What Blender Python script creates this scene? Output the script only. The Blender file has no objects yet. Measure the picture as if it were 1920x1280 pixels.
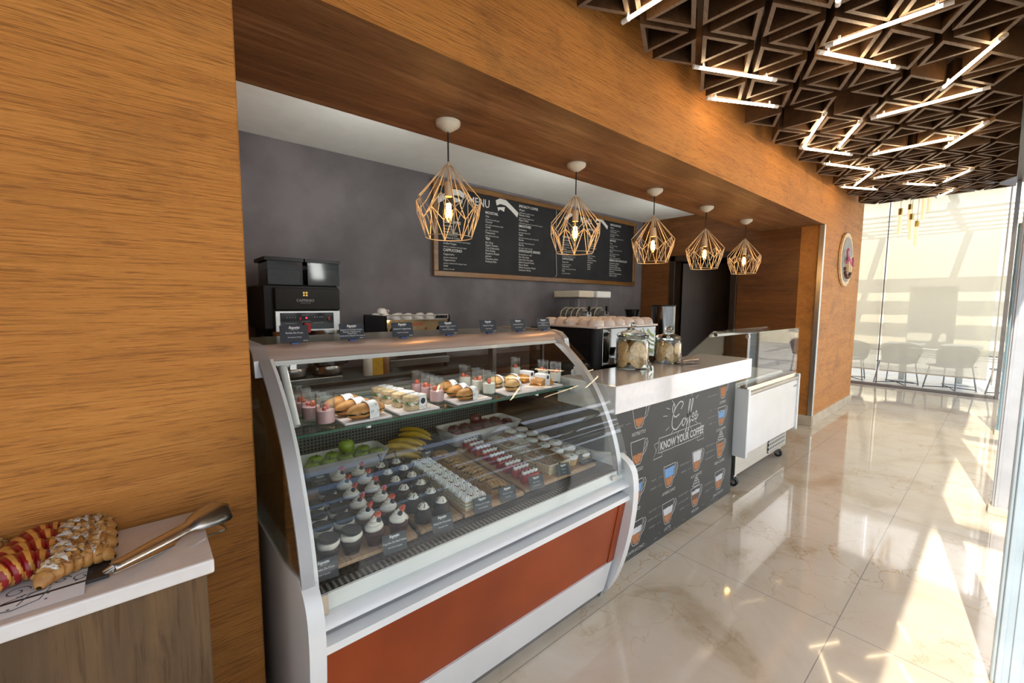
import bpy, bmesh, math, random
from mathutils import Vector, Matrix

random.seed(7)
C = bpy.context.scene.collection
SC = bpy.context.scene
R = math.radians
PI = math.pi

# ---------------------------------------------------------------- camera
F_PX, CAM_H = 801.0, 1.5
yaw, pitch, roll = R(49.063), R(-5.168), R(0.317)
fw = Vector((math.cos(yaw)*math.cos(pitch), math.sin(yaw)*math.cos(pitch), math.sin(pitch)))
rt = Vector((math.sin(yaw), -math.cos(yaw), 0))
up = rt.cross(fw)
rt, up = rt*math.cos(roll)+up*math.sin(roll), up*math.cos(roll)-rt*math.sin(roll)
cam_d = bpy.data.cameras.new('camera'); cam = bpy.data.objects.new('camera', cam_d); C.objects.link(cam)
cam_d.sensor_width = 36.0; cam_d.lens = 36.0*F_PX/1920.0; cam_d.clip_start = 0.02; cam_d.clip_end = 200
m = Matrix((rt, up, -fw)).transposed().to_4x4(); m.translation = Vector((0, 0, CAM_H)); cam.matrix_world = m
SC.camera = cam

# ---------------------------------------------------------------- world, sun, exposure
SC.view_settings.view_transform = 'Standard'; SC.view_settings.look = 'None'
SC.view_settings.gamma = 1.0; SC.view_settings.use_curve_mapping = False
SC.view_settings.exposure = 0.18
SC.cycles.use_denoising = True
SC.cycles.max_bounces = 10; SC.cycles.diffuse_bounces = 4; SC.cycles.glossy_bounces = 4
SC.cycles.transparent_max_bounces = 24; SC.cycles.transmission_bounces = 8
SC.cycles.caustics_reflective = False; SC.cycles.caustics_refractive = False
SC.cycles.sample_clamp_indirect = 6.0
w = bpy.data.worlds.new('sky'); SC.world = w; w.use_nodes = True
wn = w.node_tree; bg = wn.nodes['Background']
sky = wn.nodes.new('ShaderNodeTexSky'); sky.sky_type = 'NISHITA'; sky.sun_disc = False
sky.sun_elevation = R(42); sky.sun_rotation = R(100); sky.air_density = 1.0; sky.dust_density = 2.5
wn.links.new(sky.outputs[0], bg.inputs[0]); bg.inputs[1].default_value = 0.60
SUN_AZ, SUN_EL = R(10), R(42)
sd = bpy.data.lights.new('sun', 'SUN'); sd.energy = 6.0; sd.color = (1.0, 0.93, 0.82); sd.angle = R(0.53)
so = bpy.data.objects.new('sun', sd); C.objects.link(so); so.location = (-8, -4, 9)
sdir = Vector((math.cos(SUN_AZ)*math.cos(SUN_EL), math.sin(SUN_AZ)*math.cos(SUN_EL), -math.sin(SUN_EL)))
so.rotation_euler = sdir.to_track_quat('-Z', 'Y').to_euler()

# ---------------------------------------------------------------- helpers
def at(x, y, ax, val):
    """the point of the plane axis ax = val that the photograph shows at pixel x, y"""
    d = fw + rt*((x-960)/F_PX) - up*((y-640)/F_PX)
    o = Vector((0, 0, CAM_H)); t = (val-o[ax])/d[ax]
    return o+d*t
def proj(p):
    d = Vector(p)-Vector((0, 0, CAM_H)); z = d.dot(fw)
    if z < 0.05: return None
    return (960+F_PX*d.dot(rt)/z, 640-F_PX*d.dot(up)/z)

def wm(o):
    m = o.matrix_basis.copy()
    while o.parent is not None:
        o = o.parent; m = o.matrix_basis @ m
    return m

class MB:
    """collects shapes and links them as ONE mesh object"""
    def __init__(s): s.bm = bmesh.new(); s.mi = 0
    def _set(s, geom):
        for g in geom:
            if isinstance(g, bmesh.types.BMFace): g.material_index = s.mi
    def box(s, x0, y0, z0, x1, y1, z1, bev=0.0, M=None, seg=1):
        r = bmesh.ops.create_cube(s.bm, size=1.0)
        vs = r['verts']
        mt = Matrix.Translation(((x0+x1)/2, (y0+y1)/2, (z0+z1)/2)) @ Matrix.Diagonal((abs(x1-x0), abs(y1-y0), abs(z1-z0), 1))
        if M is not None: mt = M @ mt
        bmesh.ops.transform(s.bm, matrix=mt, verts=vs)
        fs = list({f for v in vs for f in v.link_faces})
        if bev > 0:
            es = list({e for v in vs for e in v.link_edges})
            rb = bmesh.ops.bevel(s.bm, geom=es, offset=bev, segments=seg, affect='EDGES', profile=0.5)
            fs = list(set(f for f in fs if f.is_valid) | set(rb['faces']))
        s._set(fs); return s
    def ring(s, pts): return [s.bm.verts.new(p) for p in pts]
    def skin(s, rings, closed=True, cap0=True, cap1=True):
        for a, b in zip(rings[:-1], rings[1:]):
            n = len(a)
            for i in range(n if closed else n-1):
                j = (i+1) % n
                try: f = s.bm.faces.new((a[i], a[j], b[j], b[i])); f.material_index = s.mi
                except ValueError: pass
        for c, rg, rev in ((cap0, rings[0], True), (cap1, rings[-1], False)):
            if c and closed:
                try: f = s.bm.faces.new(rg[::-1] if rev else rg); f.material_index = s.mi
                except ValueError: pass
        return s
    def cyl(s, p0, p1, r0, r1=None, seg=16, caps=True):
        p0, p1 = Vector(p0), Vector(p1); r1 = r0 if r1 is None else r1
        d = (p1-p0).normalized(); a = d.orthogonal().normalized(); b = d.cross(a)
        rs = []
        for p, r in ((p0, r0), (p1, r1)):
            rs.append(s.ring([p+(a*math.cos(2*PI*i/seg)+b*math.sin(2*PI*i/seg))*r for i in range(seg)]))
        return s.skin(rs, True, caps, caps)
    def lathe(s, prof, c=(0, 0, 0), seg=24, M=None, sx=1.0, sy=1.0, wob=None, caps=True):
        rs = []
        for (r, z) in prof:
            pts = []
            for i in range(seg):
                a = 2*PI*i/seg; rr = max(r, 1e-5)*(1 if wob is None else wob(a, z))
                v = Vector((c[0]+rr*math.cos(a)*sx, c[1]+rr*math.sin(a)*sy, c[2]+z))
                pts.append(M @ v if M is not None else v)
            rs.append(s.ring(pts))
        return s.skin(rs, True, caps, caps)
    def tube(s, pts, r, seg=6, closed=False, radii=None):
        pts = [Vector(p) for p in pts]; n = len(pts); rs = []
        prev = None
        for i, p in enumerate(pts):
            if closed: d = pts[(i+1) % n]-pts[i-1]
            else: d = pts[min(i+1, n-1)]-pts[max(i-1, 0)]
            d = d.normalized() if d.length > 1e-9 else Vector((0, 0, 1))
            a = d.orthogonal().normalized() if prev is None else (prev-d*prev.dot(d)).normalized()
            prev = a; b = d.cross(a); rr = r if radii is None else radii[i]
            rs.append(s.ring([p+(a*math.cos(2*PI*k/seg)+b*math.sin(2*PI*k/seg))*rr for k in range(seg)]))
        if closed: rs.append(rs[0]); return s.skin(rs, True, False, False)
        return s.skin(rs)
    def prism(s, poly, ax, a, b):
        """polygon in the plane across axis ax, pulled from a to b along it"""
        def mk(p, t): return {0: (t, p[0], p[1]), 1: (p[0], t, p[1]), 2: (p[0], p[1], t)}[ax]
        return s.skin([s.ring([mk(p, a) for p in poly]), s.ring([mk(p, b) for p in poly])])
    def strip(s, line, ax, a, b, th=0.0, nrm=None):
        """an open curved plate: polyline with thickness th to its left"""
        n = len(line); off = []
        for i in range(n):
            p = Vector(line[max(i-1, 0)]); q = Vector(line[min(i+1, n-1)]); d = (q-p).normalized()
            off.append((line[i][0]-d.y*th, line[i][1]+d.x*th))
        return s.prism(list(line)+off[::-1], ax, a, b)
    def ball(s, c, r, sc=(1, 1, 1), seg=12, M=None):
        mt = Matrix.Translation(c) @ Matrix.Diagonal((r*sc[0], r*sc[1], r*sc[2], 1))
        if M is not None: mt = M @ mt
        g = bmesh.ops.create_uvsphere(s.bm, u_segments=seg, v_segments=max(6, seg*2//3), radius=1.0, matrix=mt)
        s._set(list({f for v in g['verts'] for f in v.link_faces})); return s
    def grid(s, fn, nu, nv, closed_u=False):
        vs = [[s.bm.verts.new(fn(u/nu, v/nv)) for u in range(nu+(0 if closed_u else 1))] for v in range(nv+1)]
        for v in range(nv):
            for u in range(nu):
                u2 = (u+1) % len(vs[v])
                f = s.bm.faces.new((vs[v][u], vs[v][u2], vs[v+1][u2], vs[v+1][u])); f.material_index = s.mi
        return s
    def poly(s, pts):
        f = s.bm.faces.new([s.bm.verts.new(p) for p in pts]); f.material_index = s.mi; return s
    def line2(s, pts, wd, fr):
        """a flat chalk stroke through 2-D points, laid on the frame fr(u, v) -> point"""
        n = len(pts); L = []; Q = []
        for i in range(n):
            p = Vector(pts[max(i-1, 0)]); q = Vector(pts[min(i+1, n-1)]); d = q-p
            d = d.normalized() if d.length > 1e-9 else Vector((1, 0))
            L.append(s.bm.verts.new(fr(pts[i][0]-d.y*wd/2, pts[i][1]+d.x*wd/2)))
            Q.append(s.bm.verts.new(fr(pts[i][0]+d.y*wd/2, pts[i][1]-d.x*wd/2)))
        for i in range(n-1):
            f = s.bm.faces.new((L[i], Q[i], Q[i+1], L[i+1])); f.material_index = s.mi
        return s
    def text(s, body, size, fr, align='LEFT', shear=0.0, bold=0.0, sx=1.0, res=2):
        """lettering laid flat on the frame fr(u, v)"""
        cu = bpy.data.curves.new('t', 'FONT'); cu.body = body; cu.size = size; cu.align_x = align
        cu.shear = shear; cu.offset = bold; cu.resolution_u = res; cu.space_line = 1.0
        o = bpy.data.objects.new('t', cu); C.objects.link(o)
        dg = bpy.context.evaluated_depsgraph_get(); me = bpy.data.meshes.new_from_object(o.evaluated_get(dg))
        base = len(s.bm.verts); nf = len(s.bm.faces)
        s.bm.from_mesh(me); s.bm.verts.ensure_lookup_table(); s.bm.faces.ensure_lookup_table()
        for v in s.bm.verts[base:]: v.co = fr(v.co.x*sx, v.co.y)
        for f in s.bm.faces[nf:]: f.material_index = s.mi
        bpy.data.objects.remove(o); bpy.data.curves.remove(cu); bpy.data.meshes.remove(me)
        return s
    def build(s, name, mats, parent=None, smooth=None, loc=None, world=True):
        mats = mats if isinstance(mats, (list, tuple)) else [mats]
        bmesh.ops.recalc_face_normals(s.bm, faces=s.bm.faces)
        me = bpy.data.meshes.new(name); s.bm.to_mesh(me); s.bm.free()
        for x in mats: me.materials.append(x)
        o = bpy.data.objects.new(name, me); C.objects.link(o)
        if parent is not None:
            o.parent = parent
            if world: me.transform(wm(parent).inverted())
        elif loc is not None:
            me.transform(Matrix.Translation(-Vector(loc))); o.location = loc
        if smooth is not None:
            me.polygons.foreach_set('use_smooth', [True]*len(me.polygons))
            try: me.set_sharp_from_angle(angle=R(smooth))
            except Exception: pass
        return o

def thing(name, label, cat, loc=(0, 0, 0), rz=0.0, group=None):
    o = bpy.data.objects.new(name, None); C.objects.link(o)
    o.location = loc; o.rotation_euler = (0, 0, rz); o.empty_display_size = 0.05
    return tag(o, label, cat, group)
def tag(o, label, cat, group=None, kind=None):
    o['label'] = label; o['category'] = cat
    if group: o['group'] = group
    if kind: o['kind'] = kind
    return o
def struct(o): o['kind'] = 'structure'; return o
KIDS = {}
def kids(o): return [c for c in C.objects if c.parent == o]
def dup(root, loc, rz=None, label=None, ch=None):
    """a copy of a thing with copies of its parts and sub-parts"""
    r = root.copy(); C.objects.link(r); r.location = loc
    if rz is not None: r.rotation_euler = (0, 0, rz)
    if label: r['label'] = label
    for k in (ch if ch is not None else root.children):
        c = k.copy(); C.objects.link(c); c.parent = r
        for g in k.children:
            d = g.copy(); C.objects.link(d); d.parent = c
    return r
ORD = ['first', 'second', 'third', 'fourth', 'fifth', 'sixth', 'seventh', 'eighth', 'ninth', 'tenth', 'eleventh', 'twelfth',
       'thirteenth', 'fourteenth', 'fifteenth', 'sixteenth', 'seventeenth', 'eighteenth', 'nineteenth', 'twentieth']

# ---------------------------------------------------------------- materials
M = {}
def pbr(name, col, rough=0.5, metal=0.0, noise=0.06, scale=8.0, bump=0.0, bscale=60.0, stretch=(1, 1, 1), spec=0.5, coat=0.0,
        emit=None, estr=0.0, trans=0.0, sss=0.0, col2=None, contrast=(0.35, 0.65), rvar=0.0):
    """a procedural principled material: a noise between two shades, and a noise bump"""
    mt = bpy.data.materials.new(name); mt.use_nodes = True; nt = mt.node_tree; n = nt.nodes; b = n['Principled BSDF']
    tc = n.new('ShaderNodeTexCoord'); mp = n.new('ShaderNodeMapping'); mp.inputs['Scale'].default_value = stretch
    nt.links.new(tc.outputs['Object'], mp.inputs[0])
    nz = n.new('ShaderNodeTexNoise'); nz.inputs['Scale'].default_value = scale; nz.inputs['Detail'].default_value = 5
    nt.links.new(mp.outputs[0], nz.inputs['Vector'])
    rp = n.new('ShaderNodeValToRGB'); nt.links.new(nz.outputs['Fac'], rp.inputs[0])
    c2 = col2 if col2 else tuple(min(1, c*(1-noise*2)) for c in col)
    rp.color_ramp.elements[0].position, rp.color_ramp.elements[1].position = contrast
    rp.color_ramp.elements[0].color = (*c2, 1); rp.color_ramp.elements[1].color = (*[min(1, c*(1+noise*0.6)) for c in col], 1)
    nt.links.new(rp.outputs[0], b.inputs['Base Color'])
    b.inputs['Roughness'].default_value = rough; b.inputs['Metallic'].default_value = metal
    b.inputs['Specular IOR Level'].default_value = spec; b.inputs['Coat Weight'].default_value = coat
    b.inputs['Coat Roughness'].default_value = 0.05
    if sss: b.inputs['Subsurface Weight'].default_value = sss; b.inputs['Subsurface Scale'].default_value = 0.01
    if trans: b.inputs['Transmission Weight'].default_value = trans
    if emit: b.inputs['Emission Color'].default_value = (*emit, 1); b.inputs['Emission Strength'].default_value = estr
    if bump:
        n2 = n.new('ShaderNodeTexNoise'); n2.inputs['Scale'].default_value = bscale; n2.inputs['Detail'].default_value = 4
        nt.links.new(mp.outputs[0], n2.inputs['Vector'])
        bp = n.new('ShaderNodeBump'); bp.inputs['Strength'].default_value = bump; bp.inputs['Distance'].default_value = 0.004
        nt.links.new(n2.outputs['Fac'], bp.inputs['Height']); nt.links.new(bp.outputs[0], b.inputs['Normal'])
    M[name] = mt; return mt

def nodes(mt): return mt.node_tree.nodes, mt.node_tree.links
def add(n, t, **kw):
    x = n.new(t)
    for k, v in kw.items():
        if k in x.inputs.keys(): x.inputs[k].default_value = v
        else: setattr(x, k, v)
    return x
def ramp(n, stops):
    r = n.new('ShaderNodeValToRGB'); e = r.color_ramp.elements
    while len(e) < len(stops): e.new(0.5)
    for i, (p, c) in enumerate(stops): e[i].position = p; e[i].color = (*c, 1) if len(c) == 3 else c
    return r

def wood_paint(name, lo, mid, hi, along=0, fine=1.0, rough=0.55, bump=0.35, cracks=True, blot=0.5):
    """brushed wood-effect plaster: long streaks along one axis, fine ridges, cracks"""
    mt = bpy.data.materials.new(name); mt.use_nodes = True; n, l = nodes(mt); b = n['Principled BSDF']
    tc = n.new('ShaderNodeTexCoord')
    def mapped(sl, sc, sh=0.0):
        mp = n.new('ShaderNodeMapping'); s = [sc, sc, sc]; s[along] = sl; mp.inputs['Scale'].default_value = s
        mp.inputs['Location'].default_value = (sh, sh, sh)
        l.new(tc.outputs['Object'], mp.inputs[0]); return mp
    def noise(sl, sc, det=5, rg=0.55, dist=0.0, sh=0.0):
        nz = add(n, 'ShaderNodeTexNoise', Scale=1.0, Detail=det, Roughness=rg, Distortion=dist); l.new(mapped(sl, sc, sh).outputs[0], nz.inputs['Vector']); return nz
    big = noise(0.5, 2.6, 4, 0.6, 0.8); streak = noise(0.9*fine, 20*fine, 6, 0.65, 0.5, 3.0); fin = noise(9*fine, 170*fine, 4, 0.62, 0.35, 7.0)
    blt = noise(2.2, 3.0, 6, 0.7, 0.6, 11.0)
    mx = add(n, 'ShaderNodeMath', operation='MULTIPLY_ADD'); l.new(streak.outputs['Fac'], mx.inputs[0]); mx.inputs[1].default_value = 0.55
    m2 = add(n, 'ShaderNodeMath', operation='MULTIPLY_ADD'); l.new(big.outputs['Fac'], m2.inputs[0]); m2.inputs[1].default_value = 0.45; m2.inputs[2].default_value = 0.0
    l.new(m2.outputs[0], mx.inputs[2])
    rp = ramp(n, [(0.34, lo), (0.50, mid), (0.68, hi)]); l.new(mx.outputs[0], rp.inputs[0])
    dk = ramp(n, [(0.36, (0.52, 0.45, 0.40)), (0.47, (1, 1, 1))]); l.new(fin.outputs['Fac'], dk.inputs[0])
    d2 = ramp(n, [(0.28, (1-blot, 1-blot, 1-blot)), (0.47, (1, 1, 1))]); l.new(blt.outputs['Fac'], d2.inputs[0])
    mm = add(n, 'ShaderNodeMix', data_type='RGBA', blend_type='MULTIPLY'); mm.inputs[0].default_value = 0.75
    l.new(rp.outputs[0], mm.inputs[6]); l.new(dk.outputs[0], mm.inputs[7])
    m3 = add(n, 'ShaderNodeMix', data_type='RGBA', blend_type='MULTIPLY'); m3.inputs[0].default_value = 0.7
    l.new(mm.outputs[2], m3.inputs[6]); l.new(d2.outputs[0], m3.inputs[7])
    l.new(m3.outputs[2], b.inputs['Base Color']); b.inputs['Roughness'].default_value = rough
    h = add(n, 'ShaderNodeMath', operation='ADD'); l.new(fin.outputs['Fac'], h.inputs[0]); l.new(streak.outputs['Fac'], h.inputs[1])
    bp = n.new('ShaderNodeBump'); bp.inputs['Strength'].default_value = bump; bp.inputs['Distance'].default_value = 0.006
    l.new(h.outputs[0], bp.inputs['Height']); l.new(bp.outputs[0], b.inputs['Normal'])
    M[name] = mt; return mt

def glass(name, tint=(1, 1, 1), ior=1.5, rough=0.0, edge=0.0, refl=1.0):
    """clear pane: passes light straight and mirrors by Fresnel"""
    mt = bpy.data.materials.new(name); mt.use_nodes = True; n, l = nodes(mt); n.remove(n['Principled BSDF'])
    tr = n.new('ShaderNodeBsdfTransparent'); tr.inputs[0].default_value = (*tint, 1)
    gl = n.new('ShaderNodeBsdfGlossy'); gl.inputs['Roughness'].default_value = rough; gl.inputs[0].default_value = (refl, refl, refl, 1)
    fr = n.new('ShaderNodeFresnel'); ge = n.new('ShaderNodeNewGeometry')          # same mirror share from both faces of the pane
    im = n.new('ShaderNodeMix'); im.inputs[2].default_value = ior; im.inputs[3].default_value = 1/ior
    l.new(ge.outputs['Backfacing'], im.inputs[0]); l.new(im.outputs[0], fr.inputs[0])
    mx = n.new('ShaderNodeMixShader'); l.new(fr.outputs[0], mx.inputs[0]); l.new(tr.outputs[0], mx.inputs[1]); l.new(gl.outputs[0], mx.inputs[2])
    if edge:                                   # thicker glass is crossed near the outline, so less light comes through
        lw = n.new('ShaderNodeLayerWeight'); lw.inputs[0].default_value = 0.25
        er = ramp(n, [(0.25, tint), (0.95, tuple(c*(1-edge) for c in tint))]); l.new(lw.outputs['Facing'], er.inputs[0]); l.new(er.outputs[0], tr.inputs[0])
    l.new(mx.outputs[0], n['Material Output'].inputs[0]); M[name] = mt; return mt

def emis(name, col, st):
    mt = bpy.data.materials.new(name); mt.use_nodes = True; n, l = nodes(mt); b = n['Principled BSDF']
    b.inputs['Base Color'].default_value = (*col, 1); b.inputs['Emission Color'].default_value = (*col, 1); b.inputs['Emission Strength'].default_value = st
    M[name] = mt; return mt

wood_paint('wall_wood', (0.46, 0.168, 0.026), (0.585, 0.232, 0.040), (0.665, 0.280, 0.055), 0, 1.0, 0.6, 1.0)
wood_paint('soffit_wood_shaded', (0.13, 0.055, 0.018), (0.215, 0.096, 0.032), (0.38, 0.21, 0.095), 0, 1.0, 0.5, 0.35)  # the wall's wood, with the underside's shade put into darker colours
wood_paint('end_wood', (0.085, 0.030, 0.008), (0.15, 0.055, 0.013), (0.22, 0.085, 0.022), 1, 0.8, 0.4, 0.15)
wood_paint('cabinet_wood', (0.050, 0.030, 0.015), (0.105, 0.062, 0.032), (0.23, 0.135, 0.058), 2, 0.5, 0.34, 0.15)
wood_paint('box_wood', (0.035, 0.017, 0.008), (0.070, 0.034, 0.014), (0.11, 0.055, 0.022), 0, 0.6, 0.45, 0.15)
wood_paint('rim_wood', (0.13, 0.092, 0.064), (0.175, 0.126, 0.088), (0.22, 0.16, 0.11), 0, 0.6, 0.6, 0.1)
wood_paint('board_wood', (0.40, 0.24, 0.12), (0.52, 0.33, 0.18), (0.62, 0.42, 0.25), 1, 1.0, 0.5, 0.1)
wood_paint('frame_wood', (0.10, 0.045, 0.012), (0.18, 0.085, 0.022), (0.26, 0.13, 0.04), 0, 0.7, 0.4, 0.15)
wood_paint('dark_wood', (0.018, 0.010, 0.006), (0.030, 0.016, 0.009), (0.05, 0.026, 0.014), 2, 0.6, 0.4, 0.1)
pbr('grey_plaster', (0.155, 0.142, 0.152), 0.75, col2=(0.098, 0.090, 0.098), scale=2.2, bump=0.35, bscale=45)
pbr('white_paint', (0.74, 0.75, 0.72), 0.7, noise=0.02, bump=0.05)
pbr('terrace_white', (0.80, 0.76, 0.66), 0.8, noise=0.03)
pbr('terrace_floor', (0.62, 0.60, 0.56), 0.4, noise=0.08, scale=3)
pbr('white_gloss', (0.80, 0.81, 0.80), 0.22, noise=0.015, coat=0.3)
pbr('white_stone', (0.82, 0.79, 0.77), 0.10, noise=0.02, coat=0.6, scale=30)
pbr('ceramic', (0.80, 0.77, 0.73), 0.22, noise=0.03, coat=0.4)
pbr('ceramic_pink', (0.76, 0.66, 0.60), 0.30, noise=0.03, coat=0.2)
pbr('plate', (0.80, 0.74, 0.74), 0.25, noise=0.02)
pbr('steel', (0.62, 0.62, 0.61), 0.28, 1.0, noise=0.05, stretch=(1, 20, 1), scale=20)
pbr('brushed', (0.50, 0.485, 0.43), 0.35, 1.0, noise=0.08, stretch=(1, 1, 40), scale=10)
pbr('mirror', (0.24, 0.25, 0.24), 0.04, 1.0, noise=0.01)
pbr('aluminium', (0.55, 0.56, 0.58), 0.45, 0.7, noise=0.04)
pbr('alu_rose', (0.62, 0.50, 0.44), 0.35, 0.45, noise=0.03)
pbr('alu_dark', (0.28, 0.26, 0.25), 0.4, 0.6, noise=0.05)
pbr('door_frame_blue', (0.42, 0.50, 0.55), 0.45, 0.3, noise=0.05, bump=0.1)
pbr('door_frame_teal', (0.20, 0.30, 0.34), 0.45, 0.3, noise=0.05)
pbr('black_plastic', (0.010, 0.010, 0.011), 0.5, noise=0.1, spec=0.25)
pbr('black_gloss', (0.010, 0.010, 0.011), 0.12, noise=0.1, coat=0.3)
pbr('black_matt', (0.014, 0.013, 0.013), 0.6, noise=0.1, spec=0.25)
pbr('smoke_grey', (0.30, 0.32, 0.30), 0.3, noise=0.05)
pbr('grey_green', (0.20, 0.24, 0.20), 0.15, noise=0.04)
pbr('chalkboard', (0.010, 0.011, 0.013), 0.7, col2=(0.018, 0.018, 0.020), scale=4, spec=0.3)
pbr('panel_chalk', (0.052, 0.054, 0.049), 0.55, col2=(0.040, 0.042, 0.038), scale=3)
pbr('chalk', (0.62, 0.62, 0.60), 0.9, noise=0.12, scale=200)
pbr('chalk_soft', (0.36, 0.36, 0.35), 0.9, noise=0.12, scale=200)
pbr('chalk_blue', (0.20, 0.40, 0.70), 0.9, noise=0.15, scale=120)
pbr('chalk_orange', (0.50, 0.22, 0.10), 0.9, noise=0.15, scale=120)
pbr('chalk_white', (0.66, 0.67, 0.67), 0.9, noise=0.12, scale=120)
pbr('chalk_brown', (0.22, 0.13, 0.09), 0.9, noise=0.15, scale=120)
pbr('red_panel', (0.33, 0.058, 0.010), 0.30, col2=(0.24, 0.040, 0.008), scale=2.5, spec=0.35)
pbr('brass', (0.62, 0.50, 0.34), 0.45, 0.2, noise=0.04)
pbr('urn_steel', (0.22, 0.22, 0.22), 0.12, 1.0, noise=0.1, stretch=(12, 12, .3), scale=6)
pbr('canopy_cream', (0.62, 0.58, 0.46), 0.45, noise=0.05)
pbr('gold', (0.55, 0.36, 0.10), 0.25, 1.0, noise=0.04)
pbr('cord_black', (0.015, 0.013, 0.012), 0.6)
pbr('sign_navy', (0.018, 0.024, 0.036), 0.45, noise=0.08)
pbr('sign_dark', (0.030, 0.034, 0.034), 0.45, noise=0.08)
pbr('sign_blue', (0.02, 0.06, 0.20), 0.2)
pbr('print_white', (0.75, 0.76, 0.76), 0.7, noise=0.02)
pbr('print_ink', (0.03, 0.035, 0.05), 0.7)
pbr('paper', (0.82, 0.82, 0.84), 0.7, noise=0.02, bump=0.05)
pbr('ink_blue', (0.10, 0.14, 0.20), 0.8)
pbr('choc', (0.030, 0.015, 0.010), 0.55, col2=(0.018, 0.009, 0.006), scale=60, bump=0.4, bscale=250)
pbr('choc_red', (0.070, 0.018, 0.014), 0.55, col2=(0.045, 0.012, 0.010), scale=60, bump=0.4, bscale=250)
pbr('choc_gloss', (0.020, 0.009, 0.006), 0.2, noise=0.1)
pbr('cookie_black', (0.014, 0.012, 0.012), 0.6, noise=0.2, scale=120, bump=0.5, bscale=300)
pbr('cream', (0.78, 0.74, 0.66), 0.45, noise=0.04, scale=60, sss=0.15)
pbr('cream_white', (0.82, 0.81, 0.78), 0.4, noise=0.03, scale=60, sss=0.15)
pbr('strawberry', (0.55, 0.045, 0.025), 0.25, col2=(0.62, 0.22, 0.12), scale=60)
pbr('blueberry', (0.020, 0.025, 0.055), 0.4, noise=0.2)
pbr('sponge', (0.66, 0.48, 0.24), 0.7, noise=0.15, scale=90, bump=0.3, bscale=200)
pbr('cocoa_top', (0.20, 0.095, 0.040), 0.8, col2=(0.42, 0.28, 0.16), scale=140, bump=0.8, bscale=300)
pbr('speckle_top', (0.62, 0.58, 0.50), 0.8, col2=(0.18, 0.12, 0.08), scale=220, contrast=(0.36, 0.46))
pbr('red_cake', (0.42, 0.010, 0.014), 0.3, col2=(0.30, 0.008, 0.012), scale=50)
pbr('pie_crust', (0.55, 0.33, 0.11), 0.6, col2=(0.38, 0.20, 0.06), scale=70, bump=0.5, bscale=180)
pbr('nut', (0.25, 0.09, 0.03), 0.5, noise=0.2)
pbr('green_bit', (0.16, 0.24, 0.05), 0.6, noise=0.2)
pbr('apple_green', (0.34, 0.46, 0.055), 0.25, col2=(0.24, 0.36, 0.04), scale=30, coat=0.3)
pbr('apple_red', (0.16, 0.012, 0.018), 0.22, col2=(0.09, 0.008, 0.012), scale=30, coat=0.3)
pbr('banana', (0.72, 0.44, 0.025), 0.4, col2=(0.58, 0.36, 0.03), scale=25)
pbr('stem_brown', (0.09, 0.05, 0.02), 0.7)
pbr('bread', (0.55, 0.27, 0.075), 0.5, col2=(0.40, 0.17, 0.04), scale=28, bump=0.4, bscale=120)
pbr('bread_soft', (0.66, 0.42, 0.17), 0.5, col2=(0.52, 0.28, 0.09), scale=28, bump=0.3, bscale=120)
pbr('crumb', (0.66, 0.50, 0.30), 0.8, noise=0.15, scale=90, bump=0.5, bscale=200)
pbr('lettuce', (0.13, 0.26, 0.035), 0.45, col2=(0.05, 0.13, 0.02), scale=60)
pbr('lettuce_dark', (0.05, 0.09, 0.02), 0.5, col2=(0.025, 0.05, 0.012), scale=60)
pbr('ham', (0.55, 0.26, 0.20), 0.5)
pbr('cheddar', (0.72, 0.32, 0.03), 0.4)
pbr('yogurt_pink', (0.72, 0.42, 0.44), 0.4, noise=0.03)
pbr('yogurt_white', (0.80, 0.77, 0.68), 0.4, noise=0.03)
pbr('croissant', (0.55, 0.28, 0.08), 0.45, col2=(0.36, 0.15, 0.035), scale=30, bump=0.4, bscale=150)
pbr('croissant_red', (0.30, 0.010, 0.012), 0.28, noise=0.15, scale=40, coat=0.3)
pbr('dough_gold', (0.66, 0.33, 0.07), 0.35, noise=0.15, scale=40, coat=0.3)
pbr('icing', (0.80, 0.76, 0.70), 0.4, noise=0.03)
pbr('almond', (0.66, 0.42, 0.17), 0.6, col2=(0.50, 0.27, 0.09), scale=60)
pbr('slate', (0.045, 0.036, 0.034), 0.6, noise=0.15, bump=0.3)
pbr('cookie', (0.82, 0.60, 0.31), 0.7, col2=(0.70, 0.46, 0.20), scale=60, bump=0.4, bscale=180)
pbr('chip', (0.09, 0.04, 0.02), 0.5)
pbr('coffee_bean', (0.030, 0.017, 0.010), 0.4, col2=(0.012, 0.007, 0.004), scale=90, bump=1.0, bscale=90)
pbr('red_plastic', (0.42, 0.010, 0.010), 0.35)
pbr('green_print', (0.25, 0.42, 0.06), 0.4)
pbr('beige_shell', (0.62, 0.55, 0.44), 0.4, noise=0.03)
pbr('beige_band', (0.46, 0.42, 0.35), 0.4, noise=0.04)
pbr('baseboard', (0.62, 0.54, 0.41), 0.25, col2=(0.54, 0.45, 0.33), scale=6, coat=0.2)
pbr('logo_grey', (0.32, 0.31, 0.27), 0.6)
pbr('logo_cream', (0.80, 0.58, 0.32), 0.5)
pbr('logo_pink', (0.55, 0.10, 0.22), 0.5)
pbr('logo_brown', (0.16, 0.055, 0.03), 0.5)
pbr('chair_mesh', (0.30, 0.31, 0.32), 0.5)
pbr('table_white', (0.70, 0.68, 0.62), 0.5)
pbr('rubber', (0.02, 0.02, 0.02), 0.7)
pbr('amber_liquid', (0.30, 0.13, 0.03), 0.3)
pbr('fluoro_wall', (0.80, 0.72, 0.56), 0.8, noise=0.03)
glass('pane', (0.97, 0.985, 0.975), 1.30)
glass('clear', (0.975, 0.985, 0.98), 1.52, 0.0, 0.6)
glass('clear_pane', (0.98, 0.985, 0.98), 1.25)
glass('shelf_glass', (0.86, 0.95, 0.90), 1.5)
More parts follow.
